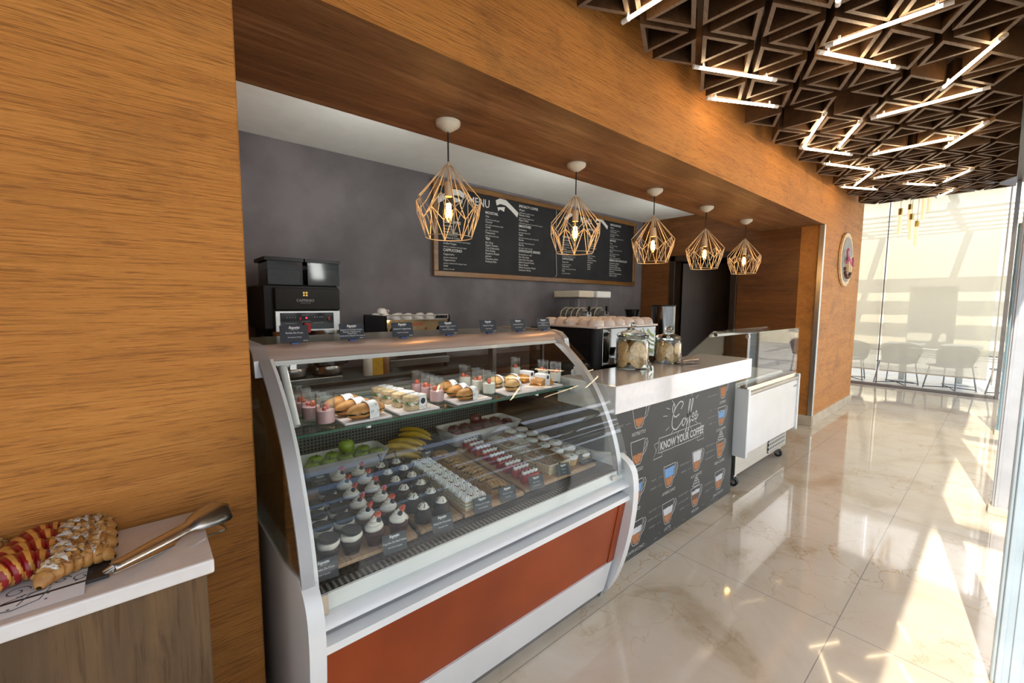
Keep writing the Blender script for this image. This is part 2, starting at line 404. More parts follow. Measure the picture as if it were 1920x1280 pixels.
glass('bulb_glass', (1.0, 0.86, 0.62), 1.4)
glass('side_glass', (0.55, 0.55, 0.52), 1.5)
glass('smoke', (0.30, 0.30, 0.30), 1.4, 0.12)
pbr('glass_edge', (0.02, 0.10, 0.05), 0.15, noise=0.1)
emis('tube_light', (1.0, 0.74, 0.45), 22.0)
emis('filament', (1.0, 0.55, 0.16), 60.0)
emis('led_red', (1.0, 0.02, 0.05), 4.0)
emis('crystal_lit', (1.0, 0.70, 0.42), 0.75)

def real_glass(name, ior=1.45):
    mt = bpy.data.materials.new(name); mt.use_nodes = True; n, l = nodes(mt); n.remove(n['Principled BSDF'])
    g = n.new('ShaderNodeBsdfGlass'); g.inputs['IOR'].default_value = ior; g.inputs['Roughness'].default_value = 0.0; g.inputs[0].default_value = (.97, .98, .97, 1)
    l.new(g.outputs[0], n['Material Output'].inputs[0]); M[name] = mt
real_glass('cast_glass')

def mat_marble():
    mt = bpy.data.materials.new('marble'); mt.use_nodes = True; n, l = nodes(mt); b = n['Principled BSDF']
    tc = n.new('ShaderNodeTexCoord')
    nz = add(n, 'ShaderNodeTexNoise', Scale=1.6, Detail=8.0, Roughness=0.62, Distortion=0.9); l.new(tc.outputs['Object'], nz.inputs['Vector'])
    rp = ramp(n, [(0.32, (0.42, 0.33, 0.21)), (0.46, (0.575, 0.49, 0.365)), (0.62, (0.62, 0.55, 0.435)), (0.75, (0.53, 0.44, 0.31))]); l.new(nz.outputs['Fac'], rp.inputs[0])
    dst = add(n, 'ShaderNodeTexNoise', Scale=2.3, Detail=6.0, Roughness=0.6); l.new(tc.outputs['Object'], dst.inputs['Vector'])
    mxv = add(n, 'ShaderNodeMix', data_type='VECTOR'); mxv.inputs[0].default_value = 0.35
    l.new(tc.outputs['Object'], mxv.inputs[4]); l.new(dst.outputs['Color'], mxv.inputs[5])
    vo = add(n, 'ShaderNodeTexVoronoi', feature='DISTANCE_TO_EDGE', Scale=5.5); l.new(mxv.outputs[1], vo.inputs['Vector'])
    vr = ramp(n, [(0.0, (0.62, 0.46, 0.28)), (0.010, (0.88, 0.80, 0.68)), (0.022, (1, 1, 1))]); l.new(vo.outputs['Distance'], vr.inputs[0])
    msk = add(n, 'ShaderNodeTexNoise', Scale=1.1, Detail=2.0); l.new(tc.outputs['Object'], msk.inputs['Vector'])
    mr = ramp(n, [(0.42, (0, 0, 0)), (0.62, (0.85, 0.85, 0.85))]); l.new(msk.outputs['Fac'], mr.inputs[0])
    mm = add(n, 'ShaderNodeMix', data_type='RGBA', blend_type='MULTIPLY'); l.new(mr.outputs[0], mm.inputs[0]); l.new(rp.outputs[0], mm.inputs[6]); l.new(vr.outputs[0], mm.inputs[7])
    # tile seams: 0.8 m across, 1.6 m along
    sp = n.new('ShaderNodeSeparateXYZ'); l.new(tc.outputs['Object'], sp.inputs[0])
    def seam(ax, off, per):
        a = add(n, 'ShaderNodeMath', operation='SUBTRACT'); l.new(sp.outputs[ax], a.inputs[0]); a.inputs[1].default_value = off
        d = add(n, 'ShaderNodeMath', operation='DIVIDE'); l.new(a.outputs[0], d.inputs[0]); d.inputs[1].default_value = per
        f = add(n, 'ShaderNodeMath', operation='FRACT'); l.new(d.outputs[0], f.inputs[0])
        s = add(n, 'ShaderNodeMath', operation='SUBTRACT'); l.new(f.outputs[0], s.inputs[0]); s.inputs[1].default_value = 0.5
        ab = add(n, 'ShaderNodeMath', operation='ABSOLUTE'); l.new(s.outputs[0], ab.inputs[0])
        g = add(n, 'ShaderNodeMath', operation='GREATER_THAN'); l.new(ab.outputs[0], g.inputs[0]); g.inputs[1].default_value = 0.5-0.0018/per
        return g
    g = add(n, 'ShaderNodeMath', operation='MAXIMUM'); l.new(seam(0, 2.37, 1.6).outputs[0], g.inputs[0]); l.new(seam(1, 0.42, 0.79).outputs[0], g.inputs[1])
    mf = add(n, 'ShaderNodeMix', data_type='RGBA'); l.new(g.outputs[0], mf.inputs[0]); l.new(mm.outputs[2], mf.inputs[6]); mf.inputs[7].default_value = (0.28, 0.25, 0.22, 1)
    l.new(mf.outputs[2], b.inputs['Base Color']); b.inputs['Roughness'].default_value = 0.07; b.inputs['Coat Weight'].default_value = 0.25
    b.inputs['Coat Roughness'].default_value = 0.02
    M['marble'] = mt
mat_marble()

def mat_holes(name, base, hole, pitch, fill=0.5, ax=(0, 2)):
    """sheet metal with a grid of square holes"""
    mt = bpy.data.materials.new(name); mt.use_nodes = True; n, l = nodes(mt); b = n['Principled BSDF']
    tc = n.new('ShaderNodeTexCoord'); sp = n.new('ShaderNodeSeparateXYZ'); l.new(tc.outputs['Object'], sp.inputs[0])
    gs = []
    for a in ax:
        d = add(n, 'ShaderNodeMath', operation='DIVIDE'); l.new(sp.outputs[a], d.inputs[0]); d.inputs[1].default_value = pitch
        f = add(n, 'ShaderNodeMath', operation='FRACT'); l.new(d.outputs[0], f.inputs[0])
        g = add(n, 'ShaderNodeMath', operation='LESS_THAN'); l.new(f.outputs[0], g.inputs[0]); g.inputs[1].default_value = fill; gs.append(g)
    m_ = add(n, 'ShaderNodeMath', operation='MULTIPLY'); l.new(gs[0].outputs[0], m_.inputs[0]); l.new(gs[1].outputs[0], m_.inputs[1])
    mf = add(n, 'ShaderNodeMix', data_type='RGBA'); l.new(m_.outputs[0], mf.inputs[0]); mf.inputs[6].default_value = (*base, 1); mf.inputs[7].default_value = (*hole, 1)
    l.new(mf.outputs[2], b.inputs['Base Color']); b.inputs['Roughness'].default_value = 0.45; M[name] = mt
mat_holes('grille', (0.17, 0.16, 0.14), (0.006, 0.006, 0.006), 0.017, 0.55)
mat_holes('fridge_grille', (0.52, 0.50, 0.44), (0.02, 0.02, 0.02), 0.040, 0.62)
mat_holes('deck', (0.05, 0.05, 0.05), (0.010, 0.010, 0.010), 0.02, 0.5, (0, 1))

def mat_blind():
    mt = bpy.data.materials.new('blind'); mt.use_nodes = True; n, l = nodes(mt); n.remove(n['Principled BSDF'])
    tr = n.new('ShaderNodeBsdfTransparent'); tr.inputs[0].default_value = (1, 0.98, 0.93, 1)
    tl = n.new('ShaderNodeBsdfTranslucent'); tl.inputs[0].default_value = (0.62, 0.59, 0.49, 1)
    df = n.new('ShaderNodeBsdfDiffuse'); df.inputs[0].default_value = (0.60, 0.57, 0.47, 1)
    tc = n.new('ShaderNodeTexCoord'); nz = add(n, 'ShaderNodeTexNoise', Scale=300.0); l.new(tc.outputs['Object'], nz.inputs['Vector'])
    rp = ramp(n, [(0.3, (0.22, 0.22, 0.22)), (0.7, (0.34, 0.34, 0.34))]); l.new(nz.outputs['Fac'], rp.inputs[0])
    a = n.new('ShaderNodeMixShader'); a.inputs[0].default_value = 0.45; l.new(tl.outputs[0], a.inputs[1]); l.new(df.outputs[0], a.inputs[2])
    b = n.new('ShaderNodeMixShader'); l.new(rp.outputs[0], b.inputs[0]); l.new(a.outputs[0], b.inputs[1]); l.new(tr.outputs[0], b.inputs[2])
    l.new(b.outputs[0], n['Material Output'].inputs[0]); M['blind'] = mt
mat_blind()

# ================================================================ THE SETTING
WY, SZ = 1.49, 2.45                   # face of the wood wall, underside of the soffit
X0, X1 = 0.242, 6.20                  # the opening of the bar
struct(MB().box(-3.0, -0.12, -0.1, 10.32, 4.6, 0.0).build('floor', M['marble']))
struct(MB().box(-3.0, WY, 0, X0, 4.0, 3.5, 0.004).build('wall_left', M['wall_wood']))
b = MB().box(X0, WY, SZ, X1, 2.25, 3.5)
fa = struct(b.build('wall_fascia', [M['wall_wood'], M['soffit_wood_shaded']]))
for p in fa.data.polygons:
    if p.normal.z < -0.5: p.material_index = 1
struct(MB().box(X1, WY, 0.12, 8.2, 1.72, 3.5).build('wall_right', M['wall_wood']))
struct(MB().box(8.0, 1.72, 0.0, 8.2, 4.2, 3.5).build('wall_corner', M['wall_wood']))
struct(MB().box(X0, 3.935, 0, 6.4, 4.1, 3.5).build('wall_back', M['grey_plaster']))
struct(MB().box(X0, 2.25, 2.80, 6.4, 3.935, 2.90).build('ceiling_alcove', M['white_paint']))
# wooden end wall of the bar, with the doorway
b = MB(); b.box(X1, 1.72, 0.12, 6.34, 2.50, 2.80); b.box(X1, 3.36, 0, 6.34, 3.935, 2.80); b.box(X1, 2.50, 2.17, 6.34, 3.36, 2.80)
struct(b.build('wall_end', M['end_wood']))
b = MB(); b.box(6.16, 2.44, 0, 6.36, 2.52, 2.22, .004); b.box(6.16, 3.34, 0, 6.36, 3.42, 2.22, .004); b.box(6.16, 2.44, 2.14, 6.36, 3.42, 2.22, .004)
d1 = struct(b.build('door_1', M['dark_wood']))
MB().box(-0.02, 0, 0.02, 0.02, 0.80, 2.12, .003, Matrix.Translation((6.38, 3.33, 0)) @ Matrix.Rotation(R(222), 4, 'Z')).build('door_leaf', M['dark_wood'], d1)
struct(MB().box(6.36, 3.0, 0, 7.9, 4.2, 0.01).box(7.8, 1.75, 0, 7.9, 4.2, 2.6).box(6.4, 4.1, 0, 7.9, 4.2, 2.6).box(6.4, 1.75, 2.5, 7.9, 4.2, 2.6).build('wall_passage', M['dark_wood']))
struct(MB().box(6.178, 1.476, 0.12, 6.232, 1.53, SZ+.0, .004).build('trim_1', M['steel']))
struct(MB().box(6.205, 1.470, 0, 8.215, 1.495, 0.125, .002).build('baseboard_right', M['baseboard']))
struct(MB().box(6.175, 1.475, 0, 6.21, 2.46, 0.125, .002).build('baseboard_end', M['baseboard']))
struct(MB().box(-3.0, -0.14, 3.4, 10.4, WY, 3.5).build('ceiling', M['dark_wood']))
struct(MB().box(8.2, WY, 3.4, 10.4, 4.2, 3.5).build('ceiling_lobby', M['white_paint']))
struct(MB().box(-3.1, -0.1, 0, -3.0, 1.6, 3.5).build('wall_entrance', M['white_paint']))
# the glazed front to the terrace: head beam and steel posts
struct(MB().box(-3.0, -0.24, 2.40, 7.5, -0.06, 3.5).build('wall_facade', M['terrace_white']))
def post(name, x0, x1, y0, y1, mat, z0=0.0):
    b = MB(); b.box(x0, y0, z0, x1, y1, 2.42, .004); b.box(x0-.012, y1-.03, z0, x0, y1-.012, 2.42, .003); b.box(x0-.006, y0+.02, z0, x0, y0+.05, 2.42, .002)
    return struct(b.build(name, mat))
post('trim_2', 2.49, 2.56, -0.16, -0.062, M['door_frame_blue'])
post('trim_3', 4.60, 4.72, -0.16, -0.030, M['aluminium'], 0.02)
post('trim_4', 7.50, 7.60, -0.13, -0.020, M['door_frame_teal'], 0.0)
struct(MB().box(4.56, -0.17, 0, 4.76, -0.015, 0.05, .003).build('trim_5', M['baseboard']))
struct(MB().box(7.44, -0.16, 0, 7.66, -0.01, 0.05, .003).build('trim_6', M['baseboard']))
struct(MB().box(-3.0, -0.50, 0, 0.9, -0.30, 0.55).build('added_light_block', M['smoke_grey']))  # added out of view to keep daylight off the lower left wall and cabinet
# far glass wall, its frame and its roller blinds
w1 = struct(MB().box(10.30, 0.02, 0.05, 10.312, 4.2, 3.4).build('window_1', M['pane']))
b = MB(); b.box(10.27, 0.02, 0.0, 10.34, 4.2, 0.05, .003); b.box(10.27, -0.02, 0, 10.34, 0.03, 3.4); b.box(10.29, 1.49, 0.05, 10.325, 1.505, 3.4)
b.build('window_frame', M['alu_dark'], w1)
struct(MB().box(7.6, -0.10, 0.05, 10.27, -0.09, 3.4).build('window_2', M['pane']))
for y0, y1, lab in ((0.13, 1.455, 'wide translucent cream roller blind over the far glass wall'), (1.505, 3.9, 'narrow cream roller blind next to the wooden wall')):
    t = thing('roller_blind', lab, 'roller blind', (10.22, (y0+y1)/2, 0.30))
    MB().grid(lambda u, v: Vector((10.22+.004*math.sin(v*9), y0+(y1-y0)*u, 0.32+3.08*v)), 10, 12).build('blind_fabric', M['blind'], t)
    MB().cyl((10.22, y0, 0.312), (10.22, y1, 0.312), 0.012).build('bottom_bar', M['beige_shell'], t)
tag(MB().tube([(9.98, 0.07, 3.41), (9.985, 0.072, 1.8), (9.98, 0.07, 0.26)], 0.011).build('blind_cord', M['beige_shell'], loc=(9.98, .07, .26)),
    'thin cream pull cord hanging beside the wide roller blind', 'cord')

# ================================================================ OUTSIDE
struct(MB().box(-30, -40, -0.14, 40, -0.12, -0.02).box(10.32, -0.12, -0.14, 40, 20, -0.02).build('ground_terrace', M['terrace_floor']))
b = MB(); b.box(19, -4, 0, 19.2, 1.0, 5.2); b.box(19, 2.1, 0, 19.2, 9, 5.2); b.box(19, 1.0, 2.1, 19.2, 2.1, 5.2)
struct(b.build('wall_terrace', M['fluoro_wall']))
struct(MB().box(20.5, -2, 0, 20.6, 5, 3).box(19.2, 0.9, 2.1, 20.6, 2.2, 2.2).build('wall_terrace_recess', M['table_white']))
struct(MB().box(10.34, 4.6, 0, 19.2, 4.8, 4.5).build('wall_terrace_side', M['fluoro_wall']))
struct(MB().box(-12, -14.2, 0, 30, -14, 5.0).build('wall_opposite', M['terrace_white']))
t = thing('pergola', 'white slatted pergola over the terrace outside the glass', 'pergola', (14.5, 1, 0))
for x in (13.2, 14.0, 14.8, 15.6, 16.4, 17.2): MB().box(x, -3.5, 3.55, x+.34, 4.55, 3.7).build('slat', M['terrace_white'], t)
for y in (-3.2, -1.2, .8, 2.8): MB().box(11, y, 3.7, 18.9, y+.14, 3.9).build('rafter', M['terrace_white'], t)
t = thing('pergola', 'white beam pergola along the outside of the glazed front', 'pergola', (2, -3, 0))
for k in range(7): MB().box(-6, -0.9-.75*k, 2.95, 10, -0.9-.75*k-.30, 3.1).build('slat', M['terrace_white'], t)
for x in (-5.5, -2.5, 0.5, 3.5, 6.5, 9.5): MB().box(x, -5.8, 3.1, x+.12, -0.4, 3.25).build('rafter', M['terrace_white'], t)
def chair():
    t = thing('terrace_chair', 'x', 'chair', (0, 0, 0), 0, 'mesh chairs on the terrace')
    b = MB()
    def shell(u, v):
        a = PI*(0.12+0.76*u); rr = 0.27+.06*v
        hgt = 0.44+0.34*v*(0.55+.45*math.sin(a))
        return Vector((rr*math.cos(a)*1.05, -rr*math.sin(a)+.05*(1-v), hgt))
    b.grid(shell, 16, 7); b.grid(lambda u, v: Vector((-.25+.5*u, -.24+.46*v, .44-.02*math.sin(PI*u))), 10, 9)
    bmesh.ops.poke(b.bm, faces=list(b.bm.faces))
    o = b.build('shell', M['chair_mesh'], t)
    md = o.modifiers.new('w', 'WIREFRAME'); md.thickness = 0.012; md.use_replace = True
    for sx in (-1, 1):
        for sy in (-1, 1): MB().tube([(sx*.20, sy*.18, .44), (sx*.25, sy*.24, 0.0)], .011).build('leg', M['chair_mesh'], t)
    MB().tube([(-.24, -.23, .03), (0, 0, .05), (.24, .23, .03)], .007).tube([(.24, -.23, .03), (0, 0, .05), (-.24, .23, .03)], .007).build('stretcher', M['black_matt'], t)
    return t
c0 = chair(); c0.location = (10.92, 1.30, -.02); c0.rotation_euler = (0, 0, R(75)); c0['label'] = 'grey mesh chair behind the blind, its back to the glass'
dup(c0, (10.95, .58, -.02), R(60), 'grey mesh chair behind the blind at the side of the tables')
dup(c0, (11.0, -.20, -.02), R(60), 'grey mesh chair seen past the right edge of the blind')
dup(c0, (11.0, 2.05, -.02), R(95), 'grey mesh chair behind the narrow blind by the wooden wall')
for x, y, lab in ((11.62, 1.30, 'beige pedestal table behind the mesh chair on the terrace'), (11.88, .50, 'beige pedestal table next to the right edge of the blind')):
    t = thing('terrace_table', lab, 'table', (x, y, -.02))
    MB().box(x-.35, y-.28, .70, x+.35, y+.28, .73, .004).build('table_top', M['table_white'], t)
    MB().box(x-.045, y-.045, 0, x+.045, y+.045, .70, .004).build('pedestal', M['table_white'], t)
    MB().box(x-.25, y-.22, -.02, x+.25, y+.22, 0.0, .004).build('base', M['table_white'], t)
# crystal tube pendants before the far glass
for i, (px, y0, y1, y2) in enumerate(((1688, 391, 403, 440), (1706.5, 383, 393, 430), (1709, 401, 412, 449), (1719, 414, 425, 461), (1733, 360, 372, 412), (1744, 350, 360, 396))):
    xd = 9.4-.12*(i % 3); top = at(px, y1, 0, xd); bot = at(px-3, y2, 0, xd); cap = at(px, y0, 0, xd); h = top.z-bot.z
    t = thing('crystal_pendant', 'brass capped glowing crystal tube pendant, %s from the left in the cluster' % ORD[i], 'pendant lamp', (top.x, top.y, bot.z), 0, 'crystal pendants by the far glass')
    x, y = top.x, top.y
    MB().cyl((x, y, top.z), (x, y, cap.z), .028, seg=12).build('cap', M['gold'], t)
    MB().cyl((x, y, bot.z), (x, y, top.z), .024, seg=8).build('crystal_tube', M['crystal_lit'], t)
    MB().cyl((x, y, cap.z), (x, y, 3.4), .003, seg=6).build('cord', M['brass'], t)

# ================================================================ CEILING OF TRIANGULAR BOXES
CZ, CD = 2.88, 0.15
lat = thing('ceiling_lattice', 'hanging ceiling of dark brown triangular wooden boxes in rows', 'ceiling lattice', (4.4, .72, CZ))
PX_, PY_, W_, H_ = 0.3265, 0.3245, 0.247, 0.126
tris = []
for k in range(-5, 16):
    xa = 2.597+PX_*k
    for m_ in range(8):
        c = 0.154+PY_/2*m_
        right = (m_ % 2 == 0) if k % 2 else (m_ % 2 == 1)       # which way the point looks
        if right: pts = [(xa, c), (xa+W_, c-H_), (xa+W_, c+H_)]
        else: pts = [(xa+W_, c), (xa, c+H_), (xa, c-H_)]
        tris.append(pts)
def cen(t): return (sum(p[0] for p in t)/3, sum(p[1] for p in t)/3)
gone = set()
for px in ((1748, 136), (1428, 218), (1585, 182), (1815, 262), (1487, 232), (1575, 300), (1625, 350), (1690, 268)):
    q = at(px[0], px[1], 2, CZ-.01)
    gone.add(min(range(len(tris)), key=lambda i: (cen(tris[i])[0]-q.x)**2+(cen(tris[i])[1]-q.y)**2))
def tri_box(b, t, th=0.021):
    cx, cy = cen(t); a = [Vector((p[0], p[1])) for p in t]; c = Vector((cx, cy))
    if (a[1]-a[0]).x*(a[2]-a[0]).y-(a[1]-a[0]).y*(a[2]-a[0]).x < 0: a = [a[0], a[2], a[1]]
    # inner outline: offset of each side by th
    inn = []
    for i in range(3):
        p, q, r = a[i-1], a[i], a[(i+1) % 3]
        d1_, d2_ = (q-p).normalized(), (r-q).normalized(); n1 = Vector((-d1_.y, d1_.x)); n2 = Vector((-d2_.y, d2_.x))
        inn.append(q+(n1+n2)*(th/(1+n1.dot(n2))))
    def rg(ps, z): return b.ring([(p.x, p.y, z) for p in ps])
    o1, o0, i0, i1 = rg(a, CZ+CD), rg(a, CZ), rg(inn, CZ), rg(inn, CZ+CD-.02)
    b.mi = 0; b.skin([o1, o0], True, True, False); b.skin([i0, i1], True, False, True)
    b.mi = 1; b.skin([o0, i0], True, False, False); b.mi = 0
vis = []
for i, t in enumerate(tris):
    if i in gone: continue
    p = proj((*cen(t), CZ))
    on = p is not None and -60 < p[0] < 1980 and -60 < p[1] < 1340
    dd = (cen(t)[0]**2+cen(t)[1]**2)
    vis.append((0 if on else 1, dd, i))
vis.sort()
rest = MB()
for n_, (_, _, i) in enumerate(vis):
    if n_ < 100:
        b = MB(); tri_box(b, tris[i]); b.build('triangle_box', [M['box_wood'], M['rim_wood']], lat)
    else: tri_box(rest, tris[i])
o = rest.build('triangle_boxes', [M['box_wood'], M['rim_wood']], lat); o['kind'] = 'stuff'
MB().box(0.9, 0.03, CZ+CD, 7.8, 1.42, CZ+CD+.03).build('backing_board', M['dark_wood'], lat)
b = MB()
for x in (1.5, 3.5, 5.5, 7.5):
    for y in (.2, 1.2): b.cyl((x, y, CZ+CD+.02), (x, y, 3.42), .008)
b.build('hanger_rods', M['steel'], lat)

# light tubes slung under the boxes, in the gaps
TUBES = [((1167, 42), (1262, -18), 'light tube at the wall edge running up out of the photo at the top'),
 ((1300, 125), (1455, 150), 'bright light tube low over the wall edge, left of all the others but one'),
 ((1325, 184), (1458, 200), 'thin light tube on the wall edge just beyond the low bright one'),
 ((1534, 97), (1684, 127), 'short bright light tube meeting the end of a long thin one'),
 ((1548, 87), (1790, 2), 'long thin light tube running up towards the top edge'),
 ((1765, 167), (1886, 65), 'bright light tube at the window edge of the ceiling, upper one'),
 ((1548, 212), (1505, 277), 'left tube of the two short parallel ones by the wall edge'),
 ((1615, 226), (1572, 276), 'right tube of the two short parallel ones by the wall edge'),
 ((1500, 277), (1597, 290), 'thin light tube touching the lower end of the left parallel tube'),
 ((1633, 222), (1858, 163), 'long light tube spanning the middle of the ceiling below the upper window-edge tube'),
 ((1628, 291), (1800, 256), 'long thin light tube joined to the lower window-edge tube'),
 ((1770, 278), (1852, 228), 'light tube at the window edge of the ceiling, lower one'),
 ((1543, 306), (1640, 319), 'thin light tube on the wall edge below the parallel pair'),
 ((1639, 320), (1602, 348), 'short light tube slanting down to the wall edge in the far part'),
 ((1575, 350), (1645, 355), 'thin light tube on the wall edge nearest the round sign'),
 ((1638, 334), (1782, 309), 'long light tube across the far part of the ceiling'),
 ((1825, 316), (1769, 341), 'bright tube in the far part, right of the long crossing tube'),
 ((1694, 344), (1758, 347), 'short thin tube between the long crossing tube and the farthest tube'),
 ((1791, 354), (1756, 370), 'farthest bright tube, just above the crystal pendants'),
 ((1571, 9), (1576, -40), 'light tube of which only the tip shows at the top edge')]
for p, q, lab in TUBES:
    a, c = at(p[0], p[1], 2, CZ-.025), at(q[0], q[1], 2, CZ-.025); d = (c-a).normalized(); mid = (a+c)/2
    t = thing('light_tube', lab, 'light tube', mid, 0, 'light tubes under the ceiling boxes')
    MB().cyl(a+d*.035, c-d*.035, .009, seg=12).build('glowing_tube', M['tube_light'], t)
    MB().cyl(a, a+d*.036, .012, seg=12).build('end_cap', M['white_gloss'], t); MB().cyl(c-d*.036, c, .012, seg=12).build('end_cap', M['white_gloss'], t)
    for s_ in (.12, .88):
        g = a.lerp(c, s_); MB().cyl(g+Vector((0, 0, .012)), g+Vector((0, 0, .03)), .006, seg=8).build('clip', M['white_gloss'], t)

# ================================================================ CAGE PENDANTS
def cage():
    t = thing('cage_pendant', 'x', 'pendant lamp', (0, 0, 0), 0, 'cage pendants under the soffit')       # local z = 0 at the soffit
    MB().lathe([(0.0, -.052), (.016, -.05), (.03, -.042), (.062, -.02), (.066, -.008), (.066, 0)], seg=28).build('ceiling_rose', M['canopy_cream'], t, 40)
    MB().cyl((0, 0, -.05), (0, 0, -.21), .0042, seg=8).build('cord', M['cord_black'], t)
    MB().cyl((0, 0, -.205), (0, 0, -.33), .0055, seg=8).cyl((0, 0, -.312), (0, 0, -.385), .021, seg=20).build('lamp_holder', M['brass'], t, 40)
    b = MB(); r = .0024; n = 8
    def pt(k, rad, z, off=0.0): a = 2*PI*(k+off)/n; return Vector((rad*math.cos(a), rad*math.sin(a), z))
    A = [pt(k, .178, -.405) for k in range(n)]; B = [pt(k, .168, -.475, .5) for k in range(n)]; H = [pt(k, .018, -.222) for k in range(n)]
    D = [pt(k, .125, -.60, .5) for k in range(n)]; E = [pt(k, .118, -.41, .5) for k in range(n)]
    for k in range(n):
        b.tube([H[k], A[k]], r); b.tube([A[k], B[k]], r); b.tube([A[k], B[k-1]], r); b.tube([H[k], E[k]], r*.9)
        b.tube([E[k], B[k]], r); b.tube([B[k], D[k]], r); b.tube([A[k], D[k]], r*.9); b.tube([A[k], D[k-1]], r*.9)
    b.tube([pt(k, .125, -.60, 0) for k in [i/4 for i in range(32)]], r, closed=True)
    b.tube([pt(k, .018, -.222, 0) for k in range(n)], r*1.3, closed=True)
    b.build('wire_cage', M['brass'], t)
    bu = MB().lathe([(.012, -.385), (.015, -.40), (.026, -.43), (.033, -.46), (.030, -.49), (.016, -.515), (.004, -.522)], seg=20).build('bulb', M['bulb_glass'], t, 60)
    b = MB(); 
    for k in range(6):
        a = 2*PI*k/6; b.tube([(.006*math.cos(a), .006*math.sin(a), -.42), (.013*math.cos(a), .013*math.sin(a), -.425), (.011*math.cos(a+.3), .011*math.sin(a+.3), -.495)], .0017, 5)
    b.build('filament', M['filament'], bu)
    return t
cp = cage(); pos = ((836, 231), (1080, 308), (1228, 356), (1330.5, 387), (1401, 412))
labs = ('cage pendant with glowing bulb hanging before the left end of the menu board', 'cage pendant with glowing bulb before the right half of the menu board',
        'cage pendant with glowing bulb just right of the menu board', 'cage pendant with glowing bulb before the dark doorway, second from the far end', 'farthest and smallest looking cage pendant, nearest the metal corner trim')
for i, ((px, py), lb) in enumerate(zip(pos, labs)):
    q = at(px, py, 2, SZ); loc = (q.x, 2.005, SZ)
    if i == 0: cp.location = loc; cp['label'] = lb
    else: dup(cp, loc, .35*i, lb)
    pl = bpy.data.lights.new('bulb_light', 'POINT'); pl.energy = 2.2; pl.color = (1, .62, .28); pl.shadow_soft_size = .03
    po = bpy.data.objects.new('bulb_light', pl); C.objects.link(po); po.location = (loc[0], loc[1], SZ-.46)

# added fill lights, unseen behind the fascia, to brighten the dark alcove
for i, x in enumerate((1.2, 3.2, 5.2)):
    al = bpy.data.lights.new('alcove_fill', 'AREA'); al.shape = 'RECTANGLE'; al.size = 1.9; al.size_y = .10; al.energy = 12; al.color = (.96, 1, .95)
    ao = bpy.data.objects.new('alcove_fill', al); C.objects.link(ao); ao.location = (x, 2.32, 2.56); ao.rotation_euler = Vector((0, .75, .35)).to_track_quat('-Z', 'X').to_euler()
MB().box(X0+.1, 2.251, 2.50, X1-.1, 2.31, 2.53, .002).build('added_fill_channel', M['aluminium'], fa)  # channel added out of view as a body for the fill lights

# ================================================================ MENU BOARD
MY = 3.93
mb = thing('menu_board', 'wide framed black chalkboard menu on the grey wall', 'menu board', (4.13, MY, 1.77))
b = MB(); z0, z1, x0, x1, fw_ = 1.775, 2.755, 2.31, 5.955, .055
b.box(x0, 3.895, z0, x1, 3.932, z0+fw_, .004); b.box(x0, 3.895, z1-fw_, x1, 3.932, z1, .004)
b.box(x0, 3.895, z0+fw_, x0+fw_, 3.932, z1-fw_, .004); b.box(x1-fw_, 3.895, z0+fw_, x1, 3.932, z1-fw_, .004)
b.build('frame', M['frame_wood'], mb)
MB().box(x0+.05, 3.912, z0+.05, x1-.05, 3.93, z1-.05).build('chalkboard', M['chalkboard'], mb)
FB = lambda u, v: Vector((u, 3.9105, v))
b = MB()
def column(b, x, z, dz, items, size=.034, fr=FB, sx=0.95):
    """items: ('H', heading) ('N', drink) ('d', its ingredients)"""
    for k, s in items:
        if k == 'H': z -= .012; b.text(s, size*1.35, lambda u, v, z=z: fr(x+u, z+v), sx=.92, bold=.0008)
        elif k == 'N': b.text(s, size, lambda u, v, z=z: fr(x+u, z+v), sx=sx, shear=.12)
        else: b.text(s, size*.72, lambda u, v, z=z: fr(x+u, z+v), sx=.82, shear=.15)
        z -= dz*(1.25 if k == 'H' else 1.0 if k == 'N' else .95)
    return z
def banner(b, x, z, s, fr, flip=1):
    def P_(u, v): return (x+flip*u*s, z+v*s)
    up_ = [P_(0, .05), P_(.10, .10), P_(.25, .09), P_(.40, .0), P_(.56, -.10)]
    lo_ = [P_(.02, -.04), P_(.11, .0), P_(.24, -.01), P_(.38, -.09), P_(.53, -.19)]
    for i in range(4): b.poly([fr(*lo_[i]), fr(*lo_[i+1]), fr(*up_[i+1]), fr(*up_[i])])
    b.poly([fr(*P_(.04, -.07)), fr(*P_(.22, -.04)), fr(*P_(.20, -.13)), fr(*P_(.10, -.10)), fr(*P_(.06, -.14))])
for (tx, tz, sz, bl, br) in ((2.755, 2.565, .125, 2.705, 3.135), (4.615, 2.605, .105, 4.58, 4.95)):
    MB().text('MENU', sz, lambda u, v: FB(tx+u, tz+v), sx=.85, bold=.001).build('heading_lettering', M['chalk'], mb)
    for bx_, fl_ in ((br, 1), (bl, -1)):
        b = MB(); banner(b, bx_, tz+.07, .62*sz/.125, FB, fl_); b.build('banner_drawing', M['chalk'], mb)
b2 = MB()
column(b2, 2.43, 2.345, .0312, [('H', 'ICED COFFEE'), ('N', 'Iced Latte'), ('d', 'espresso | milk | ice'), ('N', 'Caramel Frappe'), ('d', 'espresso | caramel syrup'), ('N', 'Cookies & Cream'), ('d', 'coffee cream | crunch chocolate | caramel syrup'), ('N', 'Coffee Frappe'), ('d', 'espresso | crushed ice | ice cream | sugar'),
    ('H', 'CAPPUCCINO'), ('N', 'Cappuccino'), ('d', 'espresso | steamed milk'), ('N', 'Cappuccione'), ('d', 'espresso | steamed milk | whipped cream'), ('N', 'Latte'), ('d', 'espresso | hot milk')], .030)
